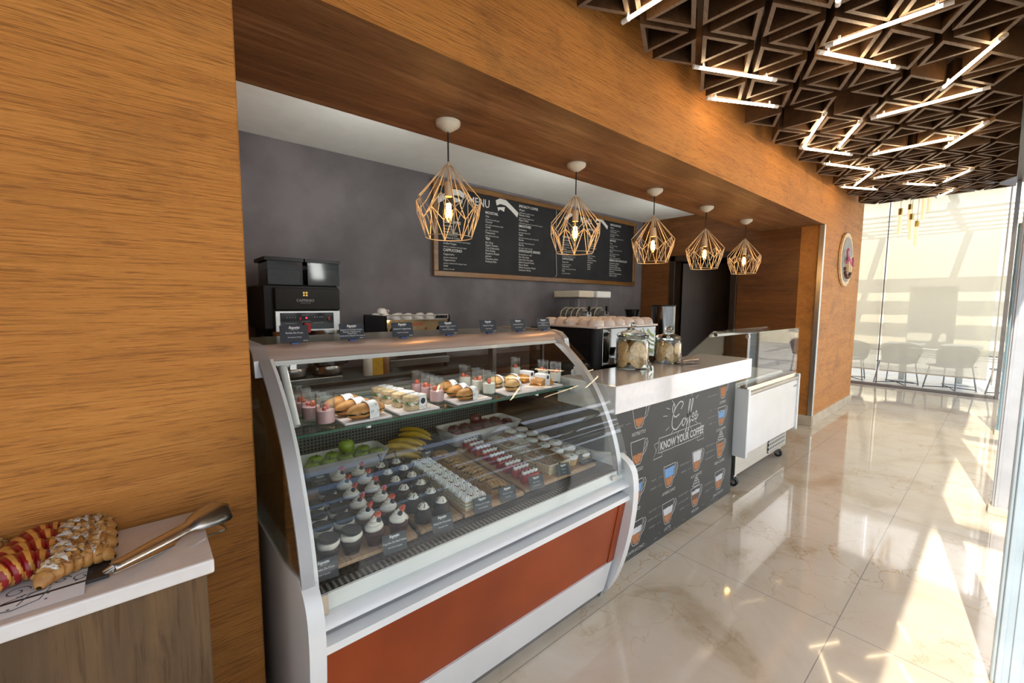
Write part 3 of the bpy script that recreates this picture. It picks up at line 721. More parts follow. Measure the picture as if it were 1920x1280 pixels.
column(b2, 2.985, 2.51, .0305, [('H', 'MOCKTAIL'), ('N', 'Chai'), ('d', 'milk | chai tea | vanilla syrup'), ('N', 'Caramel'), ('d', 'milk | coffee | caramel syrup | vanilla'), ('N', 'Vanilla'), ('d', 'milk | coffee | vanilla syrup'), ('N', 'Frappuccino'), ('d', 'milk | coffee | mocha syrup'),
    ('H', 'TEA'), ('N', 'Earl Grey'), ('N', 'English Teatime'), ('N', 'Cozy Chamomile'), ('N', 'Mint Medley'), ('N', 'Raspberry Royale'), ('N', 'Jasmine'), ('N', 'Cinnamon Stick'), ('N', 'Perfectly Mint')], .030)
column(b2, 3.49, 2.655, .0312, [('H', 'SPECIALTY COFFEE'), ('N', 'Affogato'), ('d', 'double espresso | vanilla ice cream'), ('N', 'Mexican Coffee'), ('d', 'tequila | espresso | whipped cream'), ('N', 'Mayan Coffee'), ('d', 'coffee liqueur | espresso | hot steamed milk | cinnamon'),
    ('H', 'SMOOTHIES'), ('N', 'Strawberry'), ('d', 'plain yogurt | honey | milk'), ('N', 'Apple'), ('d', 'plain yogurt | cinnamon powder | honey | milk'), ('N', 'Banana'), ('d', 'plain yogurt | honey | oatmeal | milk'), ('N', 'Berries'), ('d', 'plain yogurt | maple syrup | milk'),
    ('H', 'CHOCOLATE DRINKS'), ('N', 'Served hot or cold'), ('N', 'Hot Chocolate'), ('N', 'Swiss Hot Chocolate'), ('N', 'Salted Caramel Mocha'), ('N', 'Skinny Mocha'), ('N', 'White Chocolate Mocha'), ('N', 'Cinnamon Mocha')], .030)
column(b2, 4.265, 2.375, .0302, [('H', 'CAFE FRIO'), ('N', 'Latte Helado'), ('d', 'espresso | leche | hielo'), ('N', 'Frappe Moka'), ('d', 'espresso | chocolate | crema'), ('N', 'Galletas'), ('d', 'crema de cafe | chocolate crujiente'), ('N', 'Cafe Frappe'), ('d', 'espresso | hielo frappe | helado | azucar'),
    ('H', 'CAPPUCCINO'), ('N', 'Cappuccino'), ('d', 'espresso | leche espumada'), ('N', 'Cappuccione'), ('d', 'espresso | leche espumada | crema batida'), ('N', 'Latte'), ('d', 'espresso | leche caliente')], .028)
column(b2, 4.79, 2.53, .0308, [('H', 'MOCKTAIL'), ('N', 'Chai'), ('d', 'leche | te chai | jarabe de vainilla'), ('N', 'Caramelo'), ('d', 'leche | cafe | jarabe de caramelo'), ('N', 'Vainilla'), ('d', 'leche | cafe | jarabe'), ('N', 'Frappuccino'), ('d', 'leche | cafe | jarabe de moka'),
    ('H', 'TE'), ('N', 'Earl Grey'), ('N', 'English Teatime'), ('N', 'Manzanilla'), ('N', 'Infusion de Menta'), ('N', 'Frambuesa'), ('N', 'Jazmin'), ('N', 'Canela'), ('N', 'Menta')], .028)
column(b2, 5.30, 2.655, .0305, [('H', 'ESPECIALIDADES'), ('N', 'Affogato'), ('d', 'espresso doble | helado de vainilla'), ('N', 'Cafe Mexicano'), ('d', 'tequila | espresso | crema batida'), ('N', 'Cafe Maya'), ('d', 'licor de cafe | espresso | leche espumada | canela'),
    ('H', 'BATIDOS'), ('N', 'Fresa'), ('d', 'yogurt natural | miel | leche'), ('N', 'Manzana'), ('d', 'yogurt natural | canela en polvo | miel | leche'), ('N', 'Platano'), ('d', 'yogurt natural | miel | avena | leche'), ('N', 'Frutos Rojos'), ('d', 'yogurt natural | jarabe de maple | leche'),
    ('H', 'BEBIDAS CON CHOCOLATE'), ('N', 'Servido frio o caliente'), ('N', 'Chocolate Caliente'), ('N', 'Chocolate Caliente Suizo'), ('N', 'Moka con Caramelo Salado'), ('N', 'Moka Light'), ('N', 'Moka con Chocolate Blanco'), ('N', 'Moka con Canela')], .028)
b2.build('menu_lettering', M['chalk'], mb)
MB().line2([(4.14, 2.72), (4.146, 2.2), (4.165, 1.87), (4.145, 1.845), (4.13, 1.855)], .008, FB).build('chalk_mark', M['chalk_soft'], mb)
MB().box(4.128, 3.9095, z0+.05, 4.131, 3.912, z1-.05).build('board_joint', M['black_plastic'], mb)

# ================================================================ ROUND SIGN ON THE WALL
q = at(1583, 487, 1, WY); SXs, SZs = .33, .355
sg = thing('round_sign', 'round cream rimmed grey sign with pink script on the right wooden wall', 'sign', (q.x, WY, q.z))
FS = lambda u, v, d=0: Vector((q.x+u*SXs, WY-.035-d, q.z+v*SZs))
def disc(b, r0, y0, y1, wob=0.0, n=72):
    rs = []
    for y in (y0, y1): rs.append(b.ring([(q.x+SXs*r0*(1+wob*math.cos(24*2*PI*i/n))*math.cos(2*PI*i/n), y, q.z+SZs*r0*(1+wob*math.cos(24*2*PI*i/n))*math.sin(2*PI*i/n)) for i in range(n)]))
    b.skin(rs)
b = MB(); disc(b, 1.0, WY-.006, WY-.03, .022, 144); b.build('scalloped_rim', M['logo_cream'], sg)
b = MB(); disc(b, .84, WY-.03, WY-.035); b.build('sign_face', M['logo_grey'], sg)
def raised(b, pts, wd, d=.03):
    f0 = lambda u, v: FS(u, v, d)
    b.tube([f0(*p) for p in pts], wd, 6)
b = MB()
raised(b, [(-.30, .30), (-.42, .36), (-.55, .28), (-.50, .14), (-.38, .05), (-.36, -.08), (-.48, -.16), (-.60, -.10)], .011)
for k in range(4): raised(b, [(-.25+.13*k, .10-.05*k), (-.20+.13*k, -.08-.05*k), (-.14+.13*k, .06-.05*k)], .009)
raised(b, [(.38, .02), (.48, .08), (.55, -.02), (.46, -.14), (.58, -.22)], .011)
b.build('script', M['logo_pink'], sg)
b = MB()
for u in (-.10, .14):
    b.prism([(q.x+(u-.09)*SXs, q.z-.02*SZs), (q.x+(u+.09)*SXs, q.z-.02*SZs), (q.x+(u+.05)*SXs, q.z-.48*SZs), (q.x+(u-.05)*SXs, q.z-.48*SZs)], 1, WY-.07, WY-.035)
    b.ball((q.x+u*SXs, WY-.05, q.z+.02*SZs), .035, (1, .5, 1.1), 12)
b.build('emblem', M['logo_cream'], sg)
b = MB()
for k in range(7):
    a = PI+PI*(k+.8)/8.6; u, v = .52*math.cos(a), -.25+.42*math.sin(a)
    b.box(q.x+(u-.045)*SXs, WY-.065, q.z+(v-.06)*SZs, q.x+(u+.045)*SXs, WY-.035, q.z+(v+.06)*SZs, .004)
b.build('sign_letters', M['logo_brown'], sg)

# ================================================================ BACK COUNTER
t = thing('back_counter', 'low back counter along the grey wall under the machines', 'counter', (2.9, 3.6, 0))
MB().box(.26, 3.30, 0, 5.7, 3.93, .86).build('cabinet_body', M['end_wood'], t); MB().box(.25, 3.27, .86, 5.72, 3.934, .90, .004).build('worktop', M['slate'], t)
b = MB()
for k in range(6): b.box(.32+.88*k, 3.283, .08, 1.16+.88*k, 3.30, .80, .004)
b.build('cabinet_doors', M['end_wood'], t)
t = thing('work_shelf', 'lower work shelf behind the white bar counter carrying the espresso machine', 'counter', (2.7, 1.95, 0))
MB().box(1.86, 1.70, .86, 3.50, 2.36, .90, .003).build('worktop', M['slate'], t)
MB().box(1.88, 1.74, 0, 3.48, 2.32, .86).build('cabinet_body', M['dark_wood'], t)

# ================================================================ BAR COUNTER
bc = thing('bar_counter', 'white topped bar counter with a chalk drawn coffee chart on its dark front', 'counter', (2.67, 1.45, 0))
MB().box(1.778, 1.252, .94, 3.533, 1.65, 1.085, .004, seg=2).build('countertop', M['white_stone'], bc)
body = MB().box(1.82, 1.345, 0, 3.485, 1.64, .94, .002).build('front_panel', M['panel_chalk'], bc)
FP = lambda u, v: Vector((u, 1.3435, v))
wh, so_ = MB(), MB()
bl, orr, br, ww = 2, 3, 4, 5
MUG = [M[k] for k in ('chalk', 'chalk_soft', 'chalk_blue', 'chalk_orange', 'chalk_brown', 'chalk_white')]
def rough(a, c, n=6, j=.0018):
    return [(a[0]+(c[0]-a[0])*i/n+random.uniform(-j, j), a[1]+(c[1]-a[1])*i/n+random.uniform(-j, j)) for i in range(n+1)]
def cup(x, z, fills, name, s=1.0, notes=(), topping=False):
    """a chalk mug 0.145 wide: x its left rim, z its foot"""
    g = MB()
    wd, h = .145*s, .145*s
    L = lambda f: x+.038*s*(1-f)**1.6; Rr = lambda f: x+wd-.038*s*(1-f)**1.6
    g.line2([(L(1), z+h), (L(.75), z+h*.75), (L(.5), z+h*.5), (L(.25), z+h*.25), (L(.1), z+h*.1), (x+.045*s, z), (x+wd-.045*s, z), (Rr(.1), z+h*.1), (Rr(.25), z+h*.25), (Rr(.5), z+h*.5), (Rr(.75), z+h*.75), (Rr(1), z+h), (L(1), z+h)], .0042, FP)
    g.line2([(Rr(.9), z+h*.88), (x+wd+.022*s, z+h*.98), (x+wd+.034*s, z+h*.80), (x+wd+.012*s, z+h*.45), (Rr(.25), z+h*.28)], .0045, FP)
    g.line2([(Rr(.8), z+h*.76), (x+wd+.016*s, z+h*.84), (x+wd+.02*s, z+h*.72), (Rr(.4), z+h*.42)], .0035, FP)
    f = .12
    for mbx, fr_ in fills:
        g.mi = mbx
        a, c = f, f+fr_; n = 10
        top = [(L(c)+.008+(Rr(c)-L(c)-.016)*i/n, z+h*c+random.uniform(-.004, .003)) for i in range(n+1)]
        bot = [(L(a)+.010+(Rr(a)-L(a)-.020)*i/n, z+h*a-(.012*math.sin(PI*i/n) if f < .13 else 0)) for i in range(n+1)]
        for i in range(n): g.poly([FP(*bot[i]), FP(*bot[i+1]), FP(*top[i+1]), FP(*top[i])])
        f = c+.02
    g.mi = 0
    if topping:
        for k, (rw, zz) in enumerate(((.055, .02), (.042, .04), (.028, .058), (.012, .075))):
            g.line2([(x+wd/2+rw*math.cos(a)*s, z+h+(zz+.012*math.sin(a))*s) for a in [i*2*PI/12 for i in range(13)]], .005, FP)
    g.text(name, .030, lambda u, v: FP(x+wd/2+u, z-.042+v+.0*u), 'CENTER', .12, .0, .95)
    for k, nt_ in enumerate(notes):
        zz = z+h*(.25+.36*k)
        g.mi = 1; g.text(nt_, .016, lambda u, v: FP(x-.115+u, zz+v), 'CENTER', .1); g.line2([(x-.062, zz+.005), (x-.012, zz+.005)], .0018, FP)
    o = g.build('mug_drawing', MUG, body); o['label'] = 'chalk mug marked '+name
cup(2.07, .785, [(orr, .28)], 'RISTRETTO', 1, ('0.5 SHOT',)); cup(2.065, .565, [(orr, .32)], 'ESPRESSO', 1); cup(2.06, .325, [(orr, .34), (bl, .36)], 'LUNGO')
cup(2.075, .072, [(orr, .34), (ww, .26)], 'CAPPUCCINO', 1, ('ESPRESSO', 'MILK', 'FOAM'))
cup(2.44, .325, [(orr, .32), (bl, .44)], 'AMERICANO', 1, ('ESPRESSO', 'WATER')); cup(2.44, .08, [(orr, .28), (ww, .34)], 'LATTE', 1, ('ESPRESSO', 'STEAMED MILK', 'MILK FOAM'))
cup(2.815, .335, [(orr, .34), (ww, .50)], 'FLAT WHITE', 1, ('ESPRESSO', 'STEAMED MILK')); cup(2.82, .078, [(orr, .26), (br, .22), (ww, .20)], 'MOCHA', .95, ('ESPRESSO', 'HOT CHOCOLATE', 'WHIPPED CREAM'), True)
cup(3.19, .80, [(orr, .44)], 'DOPPIO', 1, ('DOUBLE ESPRESSO',)); cup(3.185, .595, [(orr, .26), (bl, .34), (ww, .03)], 'COLD BREW', .95, ('COFFEE', 'COLD WATER', 'ICE'))
cup(3.19, .342, [(orr, .26), (orr, .24), (orr, .2)], 'IRISH COFFEE', .92, ('IRISH WHISKEY', 'BROWN SUGAR', 'WHIPPED CREAM'), True); cup(3.19, .092, [(orr, .34), (ww, .30)], 'MACCHIATO', 1, ('ESPRESSO', 'STEAMED MILK'))
# the script word
def spline(pts, n=7):
    out = []
    for i in range(len(pts)-1):
        p0, p1, p2, p3 = [Vector(pts[max(0, min(len(pts)-1, j))]) for j in (i-1, i, i+1, i+2)]
        for k in range(n):
            t = k/n; out.append(tuple(.5*((2*p1)+(p2-p0)*t+(2*p0-5*p1+4*p2-p3)*t*t+(3*p1-p0-3*p2+p3)*t**3)))
    return out+[tuple(pts[-1])]
cx, cz, k_ = 2.505, .700, .86
for st in ([(.13, .135), (.16, .175), (.12, .195), (.06, .16), (.02, .09), (.02, .02), (.07, -.01), (.13, .02), (.16, .05)], [(.03, .12), (.045, .17), (.03, .19), (.015, .15), (.05, .09), (.11, .10)],
           [(.19, .055), (.165, .05), (.155, .015), (.175, 0), (.20, .03), (.19, .055), (.21, .045), (.23, .06)],
           [(.215, .03), (.25, .13), (.262, .18), (.25, .185), (.235, .10), (.215, -.02), (.205, -.055), (.215, -.05), (.225, 0), (.25, .035)],
           [(.25, .03), (.29, .13), (.302, .18), (.29, .185), (.272, .10), (.252, -.02), (.242, -.055), (.252, -.05), (.262, 0), (.29, .035)],
           [(.285, .03), (.32, .05), (.315, .075), (.298, .06), (.295, .025), (.31, .01), (.335, .03)], [(.33, .03), (.365, .055), (.36, .08), (.342, .065), (.34, .03), (.358, .015), (.39, .05)]):
    wh.line2([(cx+p[0]*.95, cz+p[1]*k_) for p in spline(st)], .0085, FP)
for a in range(14):
    g = PI*(.25+1.5*a/13); wh.line2([(cx+.17+.19*math.cos(g)*1.15, cz+.08+.11*math.sin(g)), (cx+.17+.235*math.cos(g)*1.15, cz+.08+.14*math.sin(g))], .0035, FP) if a % 4 != 3 else None
# banner with the line of block letters
wh.text('KNOW YOUR COFFEE', .072, lambda u, v: FP(2.385+u, .594+v), 'LEFT', 0, .0022, .80)
for zz in (.672, .578): wh.line2(rough((2.37, zz), (2.92, zz), 8), .004, FP)
for sgn, xx in ((-1, 2.37), (1, 2.92)):
    wh.line2([(xx, .672), (xx-sgn*.0, .578)], .004, FP); wh.line2([(xx, .65), (xx+sgn*.055, .645), (xx+sgn*.03, .605), (xx+sgn*.06, .55), (xx-sgn*.04, .552), (xx-sgn*.04, .578)], .004, FP)
    so_.line2([(xx+sgn*.006, .63), (xx+sgn*.03, .60), (xx+sgn*.01, .575)], .003, FP)
for i in range(40):
    xx, zz = random.uniform(1.9, 3.45), random.uniform(.005, .05); so_.line2(rough((xx, zz), (xx+random.uniform(.01, .05), zz+random.uniform(-.004, .004)), 2), random.uniform(.001, .003), FP)
wh.build('chalk_lettering', M['chalk'], body); so_.build('chalk_specks', M['chalk_soft'], body)

pbr('alu_trim', (0.40, 0.40, 0.405), 0.5, 0.5, noise=0.04)
# ================================================================ DISPLAY CASE
XL, XR = 0.276, 1.765
G = [(1.155, .650), (1.163, .740), (1.192, .850), (1.236, .950), (1.298, 1.060), (1.382, 1.160), (1.495, 1.250), (1.578, 1.302)]
def smooth_line(L, n=4): return spline(L, n)
GS = smooth_line(G)
dc = thing('display_case', 'curved glass pastry display case with red front panel', 'display case', (1.04, 1.6, 0))
# lower body
BOD = smooth_line([(1.250, .02), (1.205, .10), (1.158, .23), (1.118, .40), (1.098, .57), (1.104, .68), (1.135, .735), (1.19, .765)], 3)
endp = BOD+[(1.35, .73), (1.75, .715), (2.26, .71), (2.26, .02)]
for xa, xb in ((XL, XL+.042), (XR-.042, XR)):
    o = MB(); o.prism(endp, 0, xa, xb); o.build('end_panel', M['white_gloss'], dc, 40)
b = MB()
b.tube([(XR-.0005, p[0]+.018, p[1]) for p in BOD], .0014, 5)
b.build('panel_seam', M['black_plastic'], dc)
xa, xb = XL+.042, XR-.042
MB().prism([(1.155, .655), (1.145, .648), (1.128, .640), (1.122, .628), (1.150, .625), (1.20, .64), (1.20, .655)], 0, xa, xb).build('front_ledge', M['white_gloss'], dc, 40)
MB().prism([(1.150, .626), (1.178, .618), (1.188, .605), (1.178, .592), (1.150, .588), (1.20, .585), (1.21, .63)], 0, xa, xb).build('bumper_groove', M['aluminium'], dc, 50)
MB().prism([(1.150, .590), (1.120, .583), (1.118, .562), (1.140, .560), (1.19, .585)], 0, xa, xb).build('lower_lip', M['white_gloss'], dc, 40)
MB().prism([(1.140, .562), (1.205, .222), (1.23, .222), (1.165, .562)], 0, xa, xb-.05).build('red_panel', M['red_panel'], dc)
MB().prism([(1.136, .562), (1.200, .222), (1.23, .222), (1.165, .562)], 0, xb-.049, xb).build('red_panel_end', M['red_panel'], dc)
MB().prism([(1.196, .224), (1.240, .05), (1.262, .05), (1.225, .224)], 0, xa, xb-.02).build('kick_panel', M['white_gloss'], dc)
MB().prism([(1.205, .23), (1.262, .0), (1.30, .0), (1.25, .23)], 0, xb-.02, xb).build('corner_profile', M['aluminium'], dc)
MB().box(xa, 1.27, 0.0, xb, 2.24, .06).box(xa, 2.20, .06, xb, 2.25, .70).build('carcass', M['alu_dark'], dc)
MB().box(xa, 1.165, .688, xb, 2.22, .70).build('deck', M['deck'], dc)
MB().box(xa, 1.164, .655, xb, 1.172, .702).build('front_liner', M['white_gloss'], dc)
MB().box(xa, 1.176, .70, xb, 1.21, .703).build('deck_lip', M['grille'], dc)
MB().box(xa, 2.20, .70, xb, 2.21, .90).build('air_grille', M['grille'], dc)
MB().box(xa, 2.185, .90, xb, 2.21, 1.035, .003).build('rear_band', M['beige_band'], dc)
# glass and its trim
MB().strip(GS, 0, XL+.03, XR-.015, .006).build('front_glass', M['pane'], dc, 60)
SIDE = GS+[(1.66, 1.330), (2.10, 1.330), (2.24, .72)]
MB().prism([p for p in SIDE], 0, XL+.004, XL+.009).build('left_side_glass', M['side_glass'], dc)
MB().prism([p for p in SIDE], 0, XR-.012, XR-.007).build('right_side_glass', M['clear_pane'], dc)
MB().strip(GS, 0, XL+.002, XL+.034, .012).build('left_glass_trim', M['alu_trim'], dc, 60)
INS = [(p[0]+.035, p[1]-.012) for p in GS]
MB().strip([(p[0]+.006, p[1]) for p in GS], 0, XL+.036, XL+.046, .010).build('inner_trim', M['white_gloss'], dc, 60)
MB().strip([(p[0]+.16*max(0, (p[1]-.66)), p[1]-.035) for p in GS], 0, XL+.010, XL+.016, -.075).build('side_glass_reflection', M['dark_wood'], dc, 60)  # brown reflection in the side glass, painted as a solid band
MB().strip([(p[0]+.028, p[1]-.008) for p in GS[2:]], 0, XR-.085, XR-.055, .030).build('curved_arm', M['aluminium'], dc, 60)
b = MB(); g5 = GS[20]; b.cyl((XR-.06, g5[0]+.075, g5[1]-.02), (XR-.075, g5[0]+.075, g5[1]-.02), .018, seg=14).box(XR-.075, g5[0]+.02, g5[1]-.028, XR-.06, g5[0]+.075, g5[1]+.012); b.build('arm_bracket', M['aluminium'], dc, 40)
MB().cyl((XL+.078, 1.60, 1.285), (XL+.082, 1.472, 1.10), .013, seg=16).build('gas_strut', M['white_gloss'], dc, 40)
MB().cyl((XL+.062, 1.615, 1.283), (XL+.098, 1.615, 1.283), .016, seg=16).box(XL+.098, 1.60, 1.262, XL+.125, 1.64, 1.30, .004).build('strut_hinge', M['steel'], dc, 40)
MB().box(XL+.048, 1.148, .656, XL+.066, 1.158, .712, .001).build('glass_clamp', M['steel'], dc)
MB().box(XR-.14, 1.148, .672, XR-.105, 1.157, .690, .001).build('glass_clamp', M['steel'], dc)
# top rail and top plate
MB().prism(smooth_line([(1.575, 1.300), (1.588, 1.318), (1.615, 1.336), (1.66, 1.348)], 3)+[(1.70, 1.348), (1.70, 1.325), (1.60, 1.300)], 0, XL+.035, XR-.02).build('top_rail', M['alu_rose'], dc, 50)
MB().prism([(1.565, 1.288), (1.573, 1.302), (1.60, 1.303), (1.60, 1.290)], 0, XL+.034, XR-.02).build('rail_strip', M['white_gloss'], dc)
CAP = [(1.555, 1.255), (1.566, 1.308), (1.61, 1.342), (1.67, 1.352), (2.12, 1.352), (2.12, 1.322), (1.68, 1.322), (1.60, 1.262)]
for xa_, xb_ in ((XL-.012, XL+.034), (XR-.03, XR+.004)): o = MB(); o.prism(CAP, 0, xa_, xb_); o.build('rail_end_cap', M['aluminium'], dc, 40)
MB().box(XL+.034, 1.66, 1.338, XR-.03, 2.12, 1.346, .001).build('top_glass', M['grey_green'], dc)
MB().cyl((XL+.06, 1.63, 1.298), (XR-.08, 1.63, 1.298), .012, seg=12).build('case_lamp', M['white_gloss'], dc)
cl = bpy.data.lights.new('case_light', 'AREA'); cl.shape = 'RECTANGLE'; cl.size = 1.3; cl.size_y = .02; cl.energy = 2.1; cl.color = (1, .96, .90)
co = bpy.data.objects.new('case_light', cl); C.objects.link(co); co.location = (1.03, 1.635, 1.284); co.rotation_euler = (R(-4), 0, 0)
# rear frame and sliding panes
b = MB(); b.box(XL+.01, 2.20, 1.035, XR-.01, 2.23, 1.055); b.box(XL+.01, 2.18, .70, XL+.04, 2.23, 1.335); b.box(XR-.04, 2.18, .70, XR-.01, 2.23, 1.335); b.box(XL+.01, 2.1, 1.31, XR-.01, 2.23, 1.337)
b.build('rear_frame', M['alu_dark'], dc)
for x0_, x1_, y_ in ((XL+.04, 1.08, 2.207), (1.02, XR-.04, 2.219)): MB().box(x0_, y_, 1.055, x1_, y_+.005, 1.312).build('sliding_pane', M['clear_pane'], dc)
# glass shelf
SHZ = 1.060
MB().box(XL+.07, 1.495, SHZ-.010, XR-.03, 2.02, SHZ, .001).build('glass_shelf', M['shelf_glass'], dc)
MB().box(XL+.07, 1.4935, SHZ-.0098, XR-.03, 1.4955, SHZ-.0002).build('shelf_edge', M['glass_edge'], dc)
MB().cyl((.62, 1.54, SHZ-.010), (.62, 1.54, SHZ-.028), .014, seg=14).cyl((1.50, 1.54, SHZ-.010), (1.50, 1.54, SHZ-.028), .014, seg=14).build('shelf_stud', M['steel'], dc)
MB().box(XL+.07, 1.98, SHZ-.026, XR-.03, 2.01, SHZ-.0105).box(XL+.045, 1.50, SHZ-.03, XL+.07, 2.02, SHZ-.005).box(XR-.05, 1.50, SHZ-.03, XR-.03, 2.02, SHZ-.0105).build('shelf_bracket', M['aluminium'], dc)

# ================================================================ GLASS CHILLER AT THE END
fr = thing('gelato_chiller', 'white fronted glass topped chiller on casters at the counter end', 'display chiller', (4.16, 1.6, 0))
MB().box(3.56, 1.345, .115, 4.775, 1.98, .82).build('steel_body', M['brushed'], fr)
MB().box(3.575, 1.36, .10, 4.76, 1.96, .116).build('base_frame', M['alu_dark'], fr)
MB().box(4.28, 1.337, .135, 4.73, 1.346, .285, .001).build('air_grille', M['fridge_grille'], fr)
MB().box(3.575, 1.275, .31, 4.765, 1.345, .775, .004).build('front_panel', M['white_gloss'], fr)
for x in (3.535, 4.765): MB().box(x, 1.262, .285, x+.04, 1.40, .835, .004).build('side_wing', M['white_gloss'], fr)
MB().prism([(1.278, .775), (1.268, .79), (1.268, .808), (1.283, .815), (1.345, .815), (1.345, .775)], 0, 3.575, 4.765).build('handle_rail', M['brushed'], fr, 50)
MB().prism([(1.285, .815), (1.292, .845), (1.345, .852), (1.345, .815)], 0, 3.575, 4.765).build('sill_rail', M['brushed'], fr)
MB().box(3.575, 1.345, .82, 4.765, 1.98, .835).box(3.60, 1.40, .835, 4.74, 1.86, .855, .004).build('white_liner', M['white_gloss'], fr)
GZ0, GZ1 = .852, 1.278
MB().box(3.545, 1.288, GZ0, 4.765, 1.296, GZ1).build('front_pane', M['pane'], fr)
MB().box(3.545, 1.296, GZ1-.008, 4.765, 1.565, GZ1).build('top_pane', M['pane'], fr)
SP = [(1.296, GZ0), (1.296, GZ1-.008), (1.562, GZ1-.008), (1.955, .875), (1.955, GZ0)]
for x in (3.548, 4.754): MB().prism(SP, 0, x, x+.007).build('side_pane', M['pane'], fr)
MB().prism([(1.562, GZ1), (1.962, .875), (1.956, .869), (1.556, GZ1-.008)], 0, 3.545, 4.765).build('sloped_pane', M['pane'], fr)
for x in (3.56, 4.735):
    for (y, z) in ((1.305, GZ1-.03), (1.55, GZ1-.03)): MB().cyl((x, y, z), (x+.012, y, z), .016, seg=14).build('glass_clamp', M['steel'], fr)
MB().cyl((3.56, 1.59, 1.235), (4.75, 1.59, 1.235), .013, seg=14).build('rear_tube', M['white_gloss'], fr)
MB().text('ARTICO', .026, lambda u, v: Vector((4.655+u, 1.2735, .715+v)), sx=1.1).build('badge_lettering', M['print_ink'], fr)
for x, y in ((3.64, 1.40), (4.70, 1.40), (3.64, 1.90), (4.70, 1.90)):
    c_ = MB().cyl((x-.016, y-.02, .034), (x+.016, y-.02, .034), .034, seg=20).build('caster', M['rubber'], fr, 40)
    MB().cyl((x-.018, y-.02, .034), (x+.018, y-.02, .034), .016, seg=14).box(x-.022, y-.03, .03, x-.018, y+.01, .085).box(x+.018, y-.03, .03, x+.022, y+.01, .085).box(x-.024, y-.03, .08, x+.024, y+.025, .104).build('caster_fork', M['steel'], c_)

# ================================================================ MACHINES
# tall twin brewer
BX0, BX1, BY0, BY1 = .655, 1.150, 3.36, 3.88
bw = thing('coffee_brewer', 'tall black twin coffee brewer with two clear bean hoppers', 'coffee brewer', ((BX0+BX1)/2, 3.6, .90))
MB().box(BX0, BY0+.10, .90, BX1, BY1, .94, .004).box(BX0+.02, 3.60, .94, BX1-.02, BY1, 1.32, .006).build('rear_housing', M['black_plastic'], bw)
MB().box(BX0, BY0-.05, .90, BX1, BY0+.26, .935, .004).build('base_tray', M['steel'], bw)
MB().box(BX0-.02, BY0, 1.30, BX1, BY1, 1.62, .012).build('grinder_housing', M['black_plastic'], bw)
MB().box(BX0+.05, BY0-.03, 1.44, BX1, BY0+.02, 1.60, .008).build('badge_panel', M['black_matt'], bw)
pn = MB().box(BX0+.05, BY0-.028, 1.285, BX1, BY0+.01, 1.435, .004).build('control_panel', M['steel'], bw)
MB().box(BX0+.08, BY0-.031, 1.30, BX1-.05, BY0-.026, 1.42, .001).build('display_strip', M['black_gloss'], pn)
FW = lambda u, v: Vector((u, BY0-.0325, v))
b = MB()
for xx in (BX0+.15, BX0+.335):
    for i in range(4): b.box(xx-.03+.018*i, BY0-.033, 1.385, xx-.022+.018*i, BY0-.031, 1.390)
    b.box(xx-.04, BY0-.033, 1.345, xx+.035, BY0-.0312, 1.347)
b.text('GRINDER', .012, lambda u, v: FW(.875+u, 1.40+v)); b.text('WARMER ON', .010, lambda u, v: FW(.875+u, 1.355+v))
b.build('panel_print', M['chalk_soft'], pn)
MB().box(.80+.06, BY0-.036, 1.365, .87, BY0-.03, 1.39).box(1.06, BY0-.036, 1.365, 1.07, BY0-.03, 1.39).build('rocker_switch', M['red_plastic'], pn)
MB().ball((.906, BY0-.034, 1.383), .006, (1, .5, 1), 10).build('indicator_light', M['led_red'], pn)
MB().box(.885, BY0-.07, 1.285, .925, BY0-.03, 1.345, .006).box(.89, BY0-.085, 1.275, .92, BY0-.05, 1.31, .004).build('hot_water_tap', M['red_plastic'], bw)
FW2 = lambda u, v: Vector((u, BY0-.0315, v))
b = MB()
for (du, dv) in ((-.009, .009), (.009, .009), (-.009, -.009), (.009, -.009)): b.cyl((.905+du, BY0-.0325, 1.555+dv), (.905+du, BY0-.0300, 1.555+dv), .0075, seg=12)
b.build('emblem', M['gold'], bw)
MB().text('CAFFENIO', .026, lambda u, v: FW2(.905+u, 1.50+v), 'CENTER', 0, .0004).text('COFFEE HOUSE', .010, lambda u, v: FW2(.905+u, 1.487+v), 'CENTER').build('badge_lettering', M['chalk_soft'], bw)
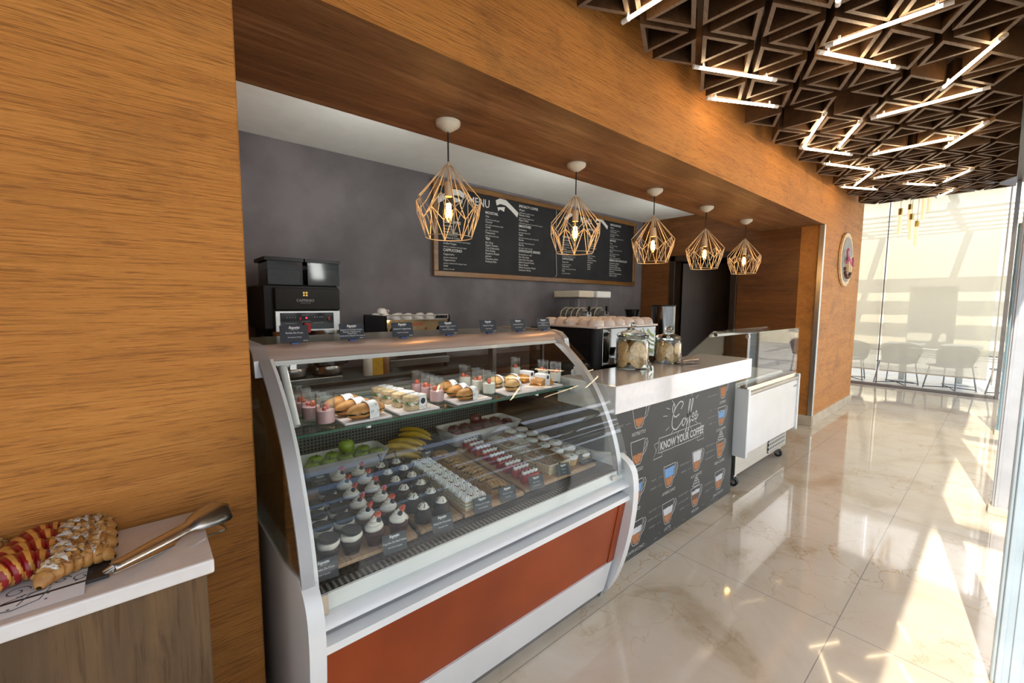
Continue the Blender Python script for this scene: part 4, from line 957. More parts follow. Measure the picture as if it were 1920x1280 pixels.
for i, (xa, xb) in enumerate(((BX0+.0, BX0+.245), (BX0+.26, BX1+.01))):
    h = MB().prism([(xa+.02, BY0+.0), (xb, BY0+.0), (xb, BY0+.30), (xa+.02, BY0+.30)], 2, 1.62, 1.785).build('bean_hopper', M['smoke'], bw)
    MB().prism([(xa, BY0-.02), (xb+.005, BY0-.02), (xb+.005, BY0+.33), (xa, BY0+.33)], 2, 1.785, 1.81).build('hopper_lid', M['black_plastic'], h)
    MB().box(xa+.03, BY0+.02, 1.622, xb-.01, BY0+.28, 1.73+.01*i, .004).build('beans', M['coffee_bean'], h)
    xc = (xa+xb)/2+.03
    f_ = MB().lathe([(.035, 1.10), (.05, 1.12), (.098, 1.24), (.104, 1.275), (.104, 1.285)], (xc, BY0+.06, 0), 28).build('brew_basket', M['black_gloss'], bw, 40)
    MB().lathe([(.100, 1.232), (.1065, 1.274), (.1065, 1.288), (.09, 1.288)], (xc, BY0+.06, 0), 28, caps=False).build('basket_band', M['steel'], f_, 40)
    MB().box(xc-.012, BY0-.10, 1.245, xc+.012, BY0-.03, 1.268, .005).build('basket_handle', M['black_plastic'], f_)
    MB().box(xc+.05, BY0-.045, 1.235, xc+.075, BY0-.035, 1.255, .002).build('yellow_tag', M['banana'], f_)
    MB().cyl((xc, BY0+.06, .935), (xc, BY0+.06, .955), .105, seg=28).build('warmer_plate', M['black_matt'], bw)
    MB().box(xc-.10, BY0-.055, 1.015, xc+.10, BY0+.05, 1.055, .01).cyl((xc+.10, BY0, 1.035), (xc+.14, BY0, 1.035), .012, seg=10).build('server_handle', M['black_plastic'], bw)
    MB().lathe([(.10, .955), (.105, .97), (.105, 1.02), (.08, 1.05), (.04, 1.06)], (xc, BY0+.06, 0), 28).build('server', M['steel'], bw, 40)
# cup prototype: an upside-down cup
def make_cup(mat, r, label, group, cat='cup'):
    t = thing('coffee_cup', label, cat, (0, 0, 0), 0, group)
    MB().lathe([(r, 0), (r*.99, r*.25), (r*.90, r*.62), (r*.66, r*.92), (r*.50, r*1.0), (r*.48, r*1.03), (r*.40, r*1.03), (r*.38, r*.98)], seg=24).build('cup_body', M[mat], t, 50)
    MB().tube([(r*.93, 0, r*.30), (r*1.35, 0, r*.32), (r*1.40, 0, r*.55), (r*1.15, 0, r*.70), (r*.80, 0, r*.72)], r*.08, 8).build('cup_handle', M[mat], t, 60)
    return t
# espresso machine on the back counter
em = thing('espresso_machine', 'steel fronted espresso machine on the back counter with upturned white cups on top', 'espresso machine', (1.87, 3.65, .90))
EX0, EX1, EY0, EY1 = 1.56, 2.215, 3.46, 3.90
MB().box(EX0, EY0+.05, .94, EX1, EY1, 1.19, .006).build('rear_housing', M['black_plastic'], em)
for x in (EX0, EX1-.02): MB().box(x, EY0-.02, 1.19, x+.02, EY1, 1.385, .006).build('side_panel', M['black_gloss'], em)
MB().box(EX0, EY1-.02, 1.19, EX1, EY1, 1.385).build('back_panel', M['black_gloss'], em)
fp = MB().prism([(EY0-.03, 1.215), (EY0, 1.345), (EY0+.06, 1.345), (EY0+.06, 1.195), (EY0-.02, 1.195)], 0, EX0+.02, EX1-.02).build('front_panel', M['mirror'], em)
MB().text('CASADIO', .030, lambda u, v: Vector((1.80+u, EY0-.012+v*.22, 1.295+v)), 'LEFT', 0, .001).build('badge_lettering', M['red_plastic'], fp)
MB().box(EX0+.02, EY0+.0, 1.335, EX1-.02, EY1-.01, 1.350, .002).build('cup_tray', M['steel'], em)
MB().tube([(EX0+.02, EY0, 1.35), (EX0+.02, EY0, 1.385), (EX1-.02, EY0, 1.385), (EX1-.02, EY0, 1.35)], .005).build('cup_rail', M['steel'], em)
for x in (1.64, 2.10, 2.165): MB().cyl((x, EY0-.03, 1.27), (x, EY0-.055, 1.265), .024, seg=18).build('steam_knob', M['black_plastic'], em, 40)
MB().ball((1.95, EY0-.02, 1.265), .010, (1, .5, 1), 10).build('logo_badge', M['red_plastic'], fp)
for x in (1.74, 2.0):
    g_ = MB().cyl((x, EY0+.03, 1.195), (x, EY0+.03, 1.13), .038, seg=20).build('group_head', M['steel'], em, 40)
    MB().cyl((x, EY0+.03, 1.13), (x, EY0+.03, 1.095), .036, seg=20).cyl((x, EY0, 1.12), (x, EY0-.12, 1.105), .014, seg=12).build('portafilter', M['black_plastic'], g_, 40)
MB().box(EX0+.03, EY0-.04, .94, EX1-.03, EY0+.06, 1.0, .004).build('drip_tray', M['steel'], em)
for x in (EX0+.05, EX1-.05):
    for y in (EY0, EY1-.05): MB().cyl((x, y, .90), (x, y, .945), .018, seg=12).build('foot', M['black_plastic'], em)
cupA = make_cup('ceramic', .046, 'x', 'cups on the back espresso machine')
n = 0
for j, y in enumerate((3.53, 3.63, 3.73, 3.83)):
    for i in range(5 if j else 4):
        if j == 3 and i in (1, 3): continue
        x = EX0+.085+.115*i+(.05 if j % 2 == 0 else 0); lb = 'white upturned cup on back espresso machine, %s from left, %s row' % (ORD[i], ('front', 'second', 'third', 'rear')[j])
        lc = (x, y, 1.350)
        if n == 0: cupA.location = lc; cupA.rotation_euler = (0, 0, R(-60)); cupA['label'] = lb
        else: dup(cupA, lc, R(-60+random.uniform(-40, 40)), lb)
        n += 1
dup(cupA, (EX0+.07, 3.66, 1.398), R(-40), 'white upturned cup stacked on others at left end of back espresso machine')
# big espresso machine behind the bar, its mirrored back to the room
m2 = thing('espresso_machine', 'big black espresso machine behind the cookie jars, mirrored back with green stripes', 'espresso machine', (2.54, 1.97, .90))
AX0, AX1, AY0, AY1 = 2.19, 2.885, 1.70, 2.20
for x in (AX0, AX1-.03): MB().box(x, AY0+.03, .94, x+.03, AY1, 1.335, .004).build('side_panel', M['black_plastic'], m2)
MB().cyl((AX0+.028, AY0+.03, .94), (AX0+.028, AY0+.03, 1.338), .04, seg=20).build('corner_column', M['black_plastic'], m2, 40)
bp_ = MB().box(AX0+.06, AY0-.004, .95, AX1, AY0+.012, 1.335, .002).build('mirror_back', M['mirror'], m2)
b = MB()
for r_, w_ in ((.285, .030), (.235, .012), (.205, .010), (.165, .022)):
    pts = [(2.92-r_*1.1*math.cos(a), 1.40-r_*.9*math.sin(a)) for a in [R(k*3) for k in range(0, 31)]]
    b.line2([p for p in pts if p[0] < AX1-.006-w_/2 and p[1] < 1.330-w_/2], w_, lambda u, v: Vector((u, AY0-.0052, v)))
b.build('green_stripes', M['green_print'], bp_)
MB().box(AX0+.03, AY0+.02, .96, AX1-.03, AY1-.12, 1.32).build('boiler_housing', M['black_plastic'], m2)
MB().box(AX0-.012, AY0-.015, 1.338, AX1+.01, AY1, 1.352, .003).build('cup_tray', M['ceramic_pink'], m2)
for x in (AX0+.06, AX1-.06):
    for y in (AY0+.08, AY1-.06): MB().cyl((x, y, .90), (x, y, .962), .02, seg=12).build('foot', M['black_plastic'], m2)
cupB = make_cup('ceramic_pink', .052, 'x', 'cups on the big espresso machine'); cupB.scale = (1.08, 1.08, .88)
n = 0
for j, y in enumerate((1.75, 1.855, 1.96, 2.07, 2.15)):
    for i in range(6):
        if j == 4 and i > 3: continue
        x = AX0+.05+.117*i+(.03 if j % 2 else 0); lb = 'pale upturned cup on the big espresso machine, %s from left, %s row' % (ORD[i], ORD[j])
        sc_ = 1.0 if (i > 1 or j > 1) else .85
        if n == 0: cupB.location = (x, y, 1.352); cupB['label'] = lb
        else: dup(cupB, (x, y, 1.352), R(random.uniform(-180, 180)), lb)
        n += 1
# drink dispenser with two tanks
sl = thing('drink_dispenser', 'beige twin tank drink dispenser with black taps behind the big espresso machine', 'drink dispenser', (4.4, 3.62, .90))
MB().box(4.0, 3.45, .90, 4.75, 3.85, 1.28, .01).build('machine_base', M['beige_shell'], sl)
for i, x in enumerate((4.17, 4.52)):
    tk = MB().box(x-.135, 3.42, 1.28, x+.135, 3.82, 1.57, .02, seg=2).build('tank', M['clear'], sl)
    MB().box(x-.145, 3.40, 1.57, x+.145, 3.83, 1.655, .015, seg=2).build('tank_lid', M['white_gloss'] if i else M['beige_shell'], tk)
    MB().cyl((x, 3.44, 1.36), (x, 3.80, 1.36), .075, seg=24).build('cooling_drum', M['alu_dark'], tk, 40)
    MB().tube([(x+.085*math.cos(a), 3.45+.35*k/40, 1.36+.085*math.sin(a)) for k, a in enumerate([i_*2*PI*4/40 for i_ in range(41)])], .008).build('auger', M['beige_shell'], tk)
    tp = MB().cyl((x, 3.42, 1.36), (x, 3.36, 1.36), .045, seg=20).cyl((x, 3.37, 1.33), (x, 3.37, 1.26), .022, seg=14).build('tap', M['steel'], sl, 40)
    MB().box(x-.012, 3.35, 1.36, x+.012, 3.375, 1.44, .004).ball((x, 3.362, 1.45), .018, (1, 1, 1), 12).build('tap_lever', M['black_plastic'], tp)
tag(MB().lathe([(.045, 0), (.075, .02), (.095, .10), (.11, .125), (.105, .125), (.09, .10), (.06, .03), (.0, .03)], (5.30, 3.5, 1.29), 28).build('black_bowl', M['black_gloss'], None, 40, (5.30, 3.5, 1.29)),
    'shiny black bowl on the stand right of the drink dispenser', 'bowl')
tag(MB().box(5.18, 3.40, .90, 5.42, 3.66, 1.29, .01).build('grinder_stand', M['black_plastic'], loc=(5.3, 3.5, .9)), 'black grinder stand carrying the shiny bowl on the back counter', 'stand')
# steel cylinder behind the bar
cq = at(1244, 600, 1, 2.10)
t = thing('steel_urn', 'tall polished steel cylinder behind the two cookie jars', 'urn', (cq.x, 2.10, .90))
ur = MB().cyl((cq.x, 2.10, .90), (cq.x, 2.10, 1.475), .108, seg=40).build('urn_body', M['urn_steel'], t, 40)
MB().cyl((cq.x, 2.10, 1.475), (cq.x, 2.10, 1.487), .110, seg=40).build('urn_lid', M['black_plastic'], t, 40)
if cq.x > 3.38: MB().box(cq.x-.12, 1.98, .0, cq.x+.12, 2.22, .899).build('urn_plinth', M['dark_wood'], t)
# small black topped jars left of the big machine
for i, (px, y, r_, h_, lab) in enumerate(((1047, 2.08, .045, .105, 'small black lidded glass jar left of the big espresso machine'), (1061, 2.12, .028, .07, 'tiny glass shaker next to the black lidded jar'))):
    z_ = 1.352; q_ = at(px, 606, 1, y)
    t = thing('glass_jar', lab, 'jar', (2.02+.10*i, y, .90))
    x_ = 2.02+.10*i
    MB().lathe([(r_*.8, .90), (r_, .93), (r_, 1.25+h_*.5), (r_*.8, 1.26+h_*.5)], (x_, y, 0), 20).build('jar_body', M['smoke'] if i == 0 else M['clear'], t, 40)
    MB().cyl((x_, y, 1.26+h_*.5), (x_, y, 1.29+h_*.5), r_*1.05, r_*.8, 20).build('jar_lid', M['black_plastic'], t, 40)

# bottles and cartons on the back counter, seen through the case
for px, py, h_, r_, mt_, lab in ((690, 690, .24, .040, 'white_gloss', 'white bottle on the back counter seen through the display case glass'), (706, 690, .26, .045, 'banana', 'yellow carton on the back counter seen through the display case glass'), (722, 690, .22, .035, 'amber_liquid', 'amber bottle on the back counter seen through the display case glass')):
    x_ = at(px, py, 1, 3.40).x
    t = thing('carton' if 'carton' in lab else 'bottle', lab, 'carton' if 'carton' in lab else 'bottle', (x_, 3.40, .90))
    if 'carton' in lab: MB().box(x_-r_, 3.37, .90, x_+r_, 3.44, .90+h_*.8).build('carton_body', M[mt_], t); MB().prism([(3.37, .90+h_*.8), (3.44, .90+h_*.8), (3.405, .90+h_)], 0, x_-r_, x_+r_).build('gable_top', M['white_gloss'], t)
    else: MB().lathe([(r_*.95, .90), (r_, .91), (r_, .90+h_*.62), (r_*.5, .90+h_*.8), (r_*.42, .90+h_*.92)], (x_, 3.40, 0), 20).build('bottle_body', M[mt_], t, 50); MB().cyl((x_, 3.40, .90+h_*.92), (x_, 3.40, .90+h_), r_*.5, seg=16).build('bottle_cap', M['black_plastic'], t, 40)

# ================================================================ NAME CARDS
def card(label, x, y, z, lines, wd=.095, h=.062, mat='sign_navy', yaw_=0.0, holder=True, group=None, lean=14, price=True):
    t = thing('name_card', label, 'sign', (x, y, z), R(yaw_), group)
    Rm = Matrix.Translation((0, 0, .008)) @ Matrix.Rotation(R(-lean), 4, 'X')
    MB().box(-wd/2, -.001, 0, wd/2, .001, h, 0, Rm).build('card', M[mat], t, world=False)
    fr = lambda u, v: Rm @ Vector((u, -.0014, v))
    b = MB(); b.text('Repettu', h*.20, lambda u, v: fr(u, h*.80+v), 'CENTER', .35, .0004, .9)
    b.line2([(-wd*.13, h*.74), (wd*.14, h*.745)], h*.012, fr)
    n_ = len(lines)
    for i, s in enumerate(lines):
        sz = h*(.15 if n_ <= 2 else .115) if i < n_-1 else h*.105
        b.text(s, sz, lambda u, v: fr(u, h*((.50, .26) if n_ <= 2 else (.58, .45, .33, .20))[i]+v), 'CENTER', 0, 0, .95)
    if price: b.text('$45.00', h*.09, lambda u, v: fr(wd*.46+u, h*.05+v), 'RIGHT')
    b.build('lettering', M['print_white'], t, world=False)
    if holder: MB().box(-wd*.16, -.012, 0, wd*.16, .010, .009, .002).build('holder', M['sign_blue'], t, world=False)
    return t
tops = [(553, ['Parfait De Fresa', 'Strawberry Parfait'], 'first from the left'), (661, ['Baguette De Pechuga De Pollo,', 'Espinaca Y Mayonesa De', 'Tomate Seco', 'Chicken Breast Baguette With Spinach'], 'second from the left'),
        (756, ['Sandwich Vegetariano', 'Vegetarian Sandwich'], 'third from the left'), (842, ['Baguette De Jamon, Queso Y', 'Pavo', 'Ham & Cheese Baguette', ''], 'fourth from the left'),
        (917, ['Parfait De Yogurt', 'Yogurt Parfait'], 'fifth from the left'), (973, ['Croissant De Pavo', 'Turkey Croissant'], 'sixth from the left'), (1020, ['Croissant De Jamon Y Queso', 'Pepperoni', 'Ham And Cheese Croissant', ''], 'the last on the right')]
for i, (px, ln, lab) in enumerate(tops):
    x = at(px, 633, 1, 1.675).x
    card('navy name card standing on top of the display case, %s' % lab, min(x, 1.69), 1.675, 1.346, [s for s in ln if s], .094, .062, yaw_=-4, group='name cards on top of the case')

DZ = .703
def dr(y): return .10*(y-1.30)            # the rows run slightly askew
case_cards = [((612, 1097), ['Cupcake De Coco', 'Coco Cupcake'], 'before the black-cookie cupcakes'), ((744, 1040), ['Cupcake De Red Velvet', 'Red Velvet Cupcake'], 'before the strawberry cupcakes'),
    ((832, 1000), ['Pastel De Chocolate', 'Chocolate Cake'], 'before the chocolate stick cakes'), ((907, 963), ['Milhojas De Crema', 'Cream Millefeuille'], 'before the white cream slices'), ((954, 942), ['Tarta De Nuez', 'Pecan Tart'], 'before the lattice pies'),
    ((1008, 920), ['Red Velvet', 'Red Velvet Finger'], 'before the red cakes'), ((1059, 895), ['Tiramisu', 'Tiramisu'], 'before the layered cocoa squares'), ((1101, 873), ['Tarta De Limon', 'Lime Tart'], 'before the white topped tarts')]
for (px, ln, lab) in case_cards:
    q = at(px[0], px[1], 2, DZ); card('dark name card inside the case '+lab, q.x, max(1.215, q.y), DZ, ln, .078, .056, 'sign_dark', -6, False, 'name cards inside the case', 18, False)
q = at(808, 868, 2, DZ); card('dark name card lying between the bananas and the pies', q.x, q.y, DZ, ['Platano', 'Banana'], .075, .055, 'sign_dark', 10, True, 'name cards inside the case', 30, False)
q = at(600, 925, 2, DZ); card('dark name card before the dish of green apples', q.x+.02, 1.86, DZ, ['Manzana Verde', 'Green Apple'], .075, .055, 'sign_dark', -5, True, 'name cards inside the case', 40, False)
q = at(898, 842, 2, DZ); card('dark name card leaning before the dish of red apples', q.x+.03, 1.885, DZ, ['Manzana Roja', 'Red Apple'], .075, .05, 'sign_dark', -10, True, 'name cards inside the case', 30, False)

# ================================================================ BOARDS AND CAKES IN THE CASE
def board(x0, x1, y0, y1, label):
    b = MB(); b.prism([(x0+dr(y0), y0), (x1+dr(y0), y0), (x1+dr(y1), y1), (x0+dr(y1), y1)], 2, DZ, DZ+.012)
    return tag(b.build('serving_board', M['board_wood'], None, None, ((x0+x1)/2, (y0+y1)/2, DZ)), label, 'board', 'wooden serving boards in the case')
board(.355, .672, 1.255, 1.845, 'wooden board under the cookie and strawberry cupcakes')
board(.692, .862, 1.265, 1.85, 'wooden board under the chocolate stick cakes')
board(.872, 1.168, 1.26, 1.85, 'wooden board under the white cream slices and pies')
board(1.185, 1.655, 1.27, 1.89, 'wide wooden board under the red, cocoa and white topped cakes')
BZ = DZ+.0125
def place(proto, spots, lab, used=[]):
    ch = list(proto.children)
    for i, (x, y, rz) in enumerate(spots):
        l_ = lab(i)
        if i == 0: proto.location = (x, y, BZ); proto.rotation_euler = (0, 0, rz); proto['label'] = l_
        else: dup(proto, (x, y, BZ), rz, l_, ch)
COLN = ('left', 'right')
def swirl(b, r0, h, z0, turns=3.2, n=56, rr=.011):
    pts, rad = [], []
    for i in range(n+1):
        t = i/n; a = 2*PI*turns*t; r = r0*(1-t)**.75; pts.append((r*math.cos(a), r*math.sin(a), z0+h*t)); rad.append(rr*(1-.55*t)+.001)
    b.tube(pts, rr, 8, radii=rad); b.lathe([(r0, z0-.004), (r0*.8, z0+h*.3), (r0*.35, z0+h*.75), (.001, z0+h)], seg=16)
# black-cookie cupcakes
t = thing('cookie_cupcake', 'x', 'cupcake', (0, 0, 0), 0, 'black-cookie cupcakes')
MB().lathe([(.024, 0), (.031, .030), (.033, .036), (.030, .042), (.015, .046)], seg=28, wob=lambda a, z: 1+(.03*math.cos(24*a) if z < .031 else 0)).build('cake', M['choc'], t, 50)
MB().lathe([(.020, .040), (.030, .045), (.0335, .054), (.031, .063), (.018, .066)], seg=24, wob=lambda a, z: 1+.04*math.sin(5*a)).build('cream_ring', M['cream'], t, 60)
Mc = Matrix.Translation((0, 0, .0655)) @ Matrix.Rotation(R(7), 4, 'X') @ Matrix.Rotation(R(4), 4, 'Y')
MB().lathe([(.029, 0), (.031, .002), (.031, .008), (.029, .010), (.024, .0095), (.02, .010)], seg=32, M=Mc, wob=lambda a, z: 1+.012*math.cos(30*a)).build('black_cookie', M['cookie_black'], t, 50)
sp = [(.392+dr(y), y, random.uniform(0, 1)) for y in (1.30, 1.385, 1.47)]+[(.462+dr(y), y, random.uniform(-.6, .6)) for y in (1.30, 1.39, 1.475, 1.555, 1.64)]+[(.40+dr(1.555), 1.555, .4)]
nm = ['left column, %s from the front' % ORD[i] for i in range(3)]+['right column, %s from the front' % ORD[i] for i in range(5)]+['left column, the rearmost']
place(t, sp, lambda i: 'chocolate cupcake capped with a black cookie, '+nm[i])
# strawberry cupcakes
t = thing('strawberry_cupcake', 'x', 'cupcake', (0, 0, 0), 0, 'strawberry cupcakes')
MB().lathe([(.024, 0), (.031, .032), (.033, .040), (.028, .046), (.012, .049)], seg=28, wob=lambda a, z: 1+(.03*math.cos(24*a) if z < .033 else 0)).build('cake', M['choc_red'], t, 50)
b = MB(); swirl(b, .0225, .034, .050); b.build('cream_swirl', M['cream'], t, 60)
b = MB(); Ms = Matrix.Translation((.010, .002, .083)) @ Matrix.Rotation(R(38), 4, 'Y') @ Matrix.Rotation(R(20), 4, 'X')
b.ball((0, 0, 0), .018, (.45, .85, 1.15), 12, Ms); b.build('strawberry_slice', M['strawberry'], t, 60)
MB().ball((.004, -.014, .078), .0085, seg=12).build('blueberry', M['blueberry'], t, 60)
ys = (1.30, 1.395, 1.485, 1.58, 1.675, 1.77)
place(t, [(.538+dr(y), y, random.uniform(-.5, .5)) for y in ys]+[(.622+dr(y), y, random.uniform(-.5, .5)) for y in ys],
      lambda i: 'chocolate cupcake with cream swirl and strawberry, %s column, %s from the front' % (COLN[i//6], ORD[i % 6]))
# chocolate stick cakes
t = thing('chocolate_cake', 'x', 'cake', (0, 0, 0), 0, 'chocolate stick cakes')
MB().lathe([(.032, 0), (.033, .012), (.031, .034), (.025, .046), (.012, .052)], seg=28).build('cake', M['choc'], t, 60)
MB().lathe([(.019, .046), (.021, .050), (.017, .055), (.0175, .058), (.012, .064), (.003, .068)], seg=20).build('cream', M['cream'], t, 60)
b = MB()
for a, tl in ((.3, .5), (1.6, .35), (2.6, -.45)):
    d = Vector((math.cos(a)*tl, math.sin(a)*tl, 1)).normalized(); p = Vector((-math.cos(a)*tl*.03, -math.sin(a)*tl*.03, .045)); b.cyl(p, p+d*.062, .0022, seg=6)
for a in range(5): b.tube([(.019*math.cos(1.2*a), .019*math.sin(1.2*a), .055), (.010*math.cos(1.2*a+.4), .010*math.sin(1.2*a+.4), .064)], .002, 5)
b.build('chocolate_sticks', M['choc_gloss'], t)
ys = (1.325, 1.42, 1.515, 1.61, 1.70, 1.795)
place(t, [(.728+dr(y), y, random.uniform(0, 6)) for y in ys]+[(.803+dr(y), y, random.uniform(0, 6)) for y in ys],
      lambda i: 'dark chocolate cake with chocolate sticks, %s column, %s from the front' % (COLN[i//6], ORD[i % 6]))
# white cream slices
t = thing('cream_slice', 'x', 'cake', (0, 0, 0), 0, 'white cream slices')
b = MB()
for k in range(3): b.box(-.050, -.021, .013*k, .050, .021, .013*k+.006, .001)
b.build('sponge_layers', M['sponge'], t)
b = MB()
for k in range(3): b.box(-.049, -.020, .013*k+.006, .049, .020, .013*k+.013, .002)
for i in range(9):
    for j in range(3): q_ = random.uniform(.85, 1.35); b.lathe([(.0070*q_, 0), (.0068*q_, .004), (.0042*q_, .008), (.0008, .0125*q_)], (-.042+.0105*i+random.uniform(-.002, .002), -.0125+.0125*j+random.uniform(-.002, .002), .037), 8)
b.build('piped_cream', M['cream_white'], t, 60)
b = MB()
for i in range(5): b.ball((random.uniform(-.04, .04), random.uniform(-.016, .012), .047), .0032, (1.3, 1, .8), 7)
b.build('nut_bits', M['nut'], t)
ys = [1.298+.0505*i for i in range(10)]
place(t, [(.932+dr(y)*.6, y, random.uniform(-.03, .03)) for y in ys], lambda i: 'layered slice topped with piped white cream, %s from the front of its row' % ORD[i])
# lattice pies
t = thing('lattice_pie', 'x', 'pie', (0, 0, 0), 0, 'lattice pie slices')
MB().prism([(-.040, -.038), (.040, -.034), (.038, .036), (-.036, .040)], 2, 0, .024).build('crust', M['pie_crust'], t)
MB().prism([(-.036, -.034), (.036, -.030), (.034, .032), (-.032, .036)], 2, .020, .028).build('dark_filling', M['choc_gloss'], t)
b = MB()
for i in range(4):
    o = -.027+.018*i; b.tube([(-.036, o, .030), (0, o+.004, .034), (.036, o+.001, .030)], .0055, 6); b.tube([(o, -.032, .031), (o+.003, 0, .036), (o, .034, .031)], .0055, 6)
b.build('lattice', M['pie_crust'], t, 60)
ys = (1.345, 1.44, 1.53, 1.62, 1.71, 1.80)
place(t, [(1.085+.3*dr(y)+random.uniform(-.008, .008), y, random.uniform(-.35, .35)) for y in ys], lambda i: 'golden lattice pie with dark filling, %s from the front' % ORD[i])
# red cakes
t = thing('red_cake', 'x', 'cake', (0, 0, 0), 0, 'red finger cakes')
MB().box(-.045, -.016, 0, .045, .016, .034, .004, seg=2).build('cake', M['red_cake'], t, 50)
for k in range(4): MB().ball((-.033+.022*k, 0, .043), .0118, (1, 1, .92), 12).build('cream_dot', M['cream_white'], t, 60)
b = MB()
for k in range(4): b.ball((-.033+.022*k, -.003, .0525), .0048, (1.2, 1, .5), 8)
b.build('jam_dots', M['choc_red'], t)
ys = [1.33+.0655*i for i in range(9)]
place(t, [(1.258+dr(y), y, random.uniform(-.03, .03)) for y in ys], lambda i: 'red finger cake with four cream dots, %s from the front' % ORD[i])
# layered cocoa squares
def square(topm, lab):
    t = thing('layer_cake', lab, 'cake', (0, 0, 0), 0, 'layered cake squares')
    b = MB()
    for k in range(3): b.box(-.034, -.044, .015*k, .034, .044, .015*k+.009, .001)
    b.build('sponge_layers', M['sponge'], t)
    b = MB()
    for k in range(3): b.box(-.033, -.043, .015*k+.009, .033, .043, .015*k+.015, .002)
    b.build('cream_layers', M['cream'], t)
    b = MB(); b.grid(lambda u, v: Vector((-.034+.068*u, -.044+.088*v, .046+random.uniform(0, .005))), 14, 16); b.build('topping', M[topm], t)
    return t
a1 = square('cocoa_top', 'x'); a2 = square('speckle_top', 'x')
ys = (1.355, 1.455, 1.56, 1.665, 1.77)
S1, S2 = [], []
for c_ in (0, 1):
    for j, y in enumerate(ys):
        ((S2 if (c_, j) in ((0, 2), (1, 3), (0, 4)) else S1)).append((c_, j, y))
for pr_, S_, nmx in ((a1, S1, 'layered cream square with brown cocoa topping'), (a2, S2, 'layered cream square with pale speckled topping')):
    place(pr_, [(1.395+.077*c_+dr(y)*.8, y, 0) for c_, j, y in S_], lambda i: '%s, %s column, %s from the front' % (nmx, COLN[S_[i][0]], ORD[S_[i][1]]))
# white topped tarts
t = thing('cream_tart', 'x', 'tart', (0, 0, 0), 0, 'white topped tarts')
MB().lathe([(.026, 0), (.034, .026), (.036, .030), (.030, .030)], seg=28, wob=lambda a, z: 1+.025*math.cos(20*a)).build('tart_shell', M['bread_soft'], t, 50)
MB().lathe([(.034, .030), (.037, .034), (.036, .041), (.030, .046), (.012, .049), (.001, .050)], seg=28, wob=lambda a, z: 1+.03*math.sin(7*a)).build('cream_top', M['cream_white'], t, 60)
b = MB()
for i in range(12):
    a, r_ = random.uniform(0, 6.28), random.uniform(.002, .024); b.ball((r_*math.cos(a), r_*math.sin(a), .049), .0022, (1.4, 1, .6), 6)
b.build('zest', M['green_bit'], t)
ys = (1.345, 1.447, 1.55, 1.65, 1.75, 1.845)
place(t, [(1.545+dr(y)*.9, y, random.uniform(0, 6)) for y in ys]+[(1.625+dr(y)*.9, y-.01, random.uniform(0, 6)) for y in ys],
      lambda i: 'round tart with white cream and green zest, %s column, %s from the front' % (COLN[i//6], ORD[i % 6]))
# dishes of fruit
def dish(x0, x1, y0, y1, z, h, label):
    b = MB(); rs = []
    def rr(dx, zz, r=.03):
        pts = []
        for cx_, cy_, a0 in ((x1+dx-r, y1+dx-r, 0), (x0-dx+r, y1+dx-r, 90), (x0-dx+r, y0-dx+r, 180), (x1+dx-r, y0-dx+r, 270)):
            for k in range(5): a = R(a0+22.5*k); pts.append((cx_+r*math.cos(a), cy_+r*math.sin(a), zz))
        return b.ring(pts)
    b.skin([rr(-.03, z), rr(-.018, z+h*.4), rr(0, z+h), rr(-.006, z+h), rr(-.024, z+h*.4), rr(-.035, z+.008)])
    return tag(b.build('fruit_dish', M['ceramic'], None, 50, ((x0+x1)/2, (y0+y1)/2, z)), label, 'dish')
dish(.485, .895, 1.935, 2.13, DZ, .075, 'long white dish holding green apples')
dish(1.245, 1.745, 1.90, 2.13, DZ, .080, 'long white dish holding red apples')
def apple(mat):
    t = thing('apple', 'x', 'apple')
    MB().lathe([(.003, .006), (.018, .001), (.031, .014), (.037, .034), (.035, .050), (.026, .062), (.012, .065), (.003, .058)], seg=24).build('apple_body', M[mat], t, 80)
    MB().tube([(0, 0, .055), (.002, .001, .068), (.006, .002, .076)], .0018, 5).build('stem', M['stem_brown'], t)
    return t
for mat, x0, gl, n_ in (('apple_green', .54, 'green', 5), ('apple_red', 1.305, 'red', 6)):
    a_ = apple(mat); a_['group'] = '%s apples in the dish' % gl; k = 0
    for j, y in enumerate((1.985, 2.062)):
        for i in range(n_ if j == 0 else n_-1):
            lc = (x0+.0755*i+(.038 if j else 0), y, DZ+.014+random.uniform(0, .003)); lb = '%s apple, %s from the left in the %s row of its dish' % (gl, ORD[i], ('front', 'rear')[j])
            if k == 0: a_.location = lc; a_['label'] = lb
            else: dup(a_, lc, random.uniform(0, 6), lb)
            k += 1
    lb = '%s apple lying on top of the others in its dish' % gl
    dup(a_, (x0+.0755*2+.02, 2.03, DZ+.072), 1.0, lb)
def banana(x, y, z, rz, tilt, L_=.19):
    Mx = Matrix.Translation((x, y, z)) @ Matrix.Rotation(rz, 4, 'Z') @ Matrix.Rotation(tilt, 4, 'Y')
    b = MB(); n = 14; pts, rd = [], []
    for i in range(n+1):
        t = i/n; a = (t-.5)*1.15; pts.append(Mx @ Vector((math.sin(a)*L_*.86, .0, (math.cos(a)-.85)*L_*.55))); rd.append(.0175*(max(0.12, math.sin(PI*min(max(t*.94+.03, 0), 1)))**.5))
    b.tube(pts, .017, 6, radii=rd); return b, Mx
k = 0
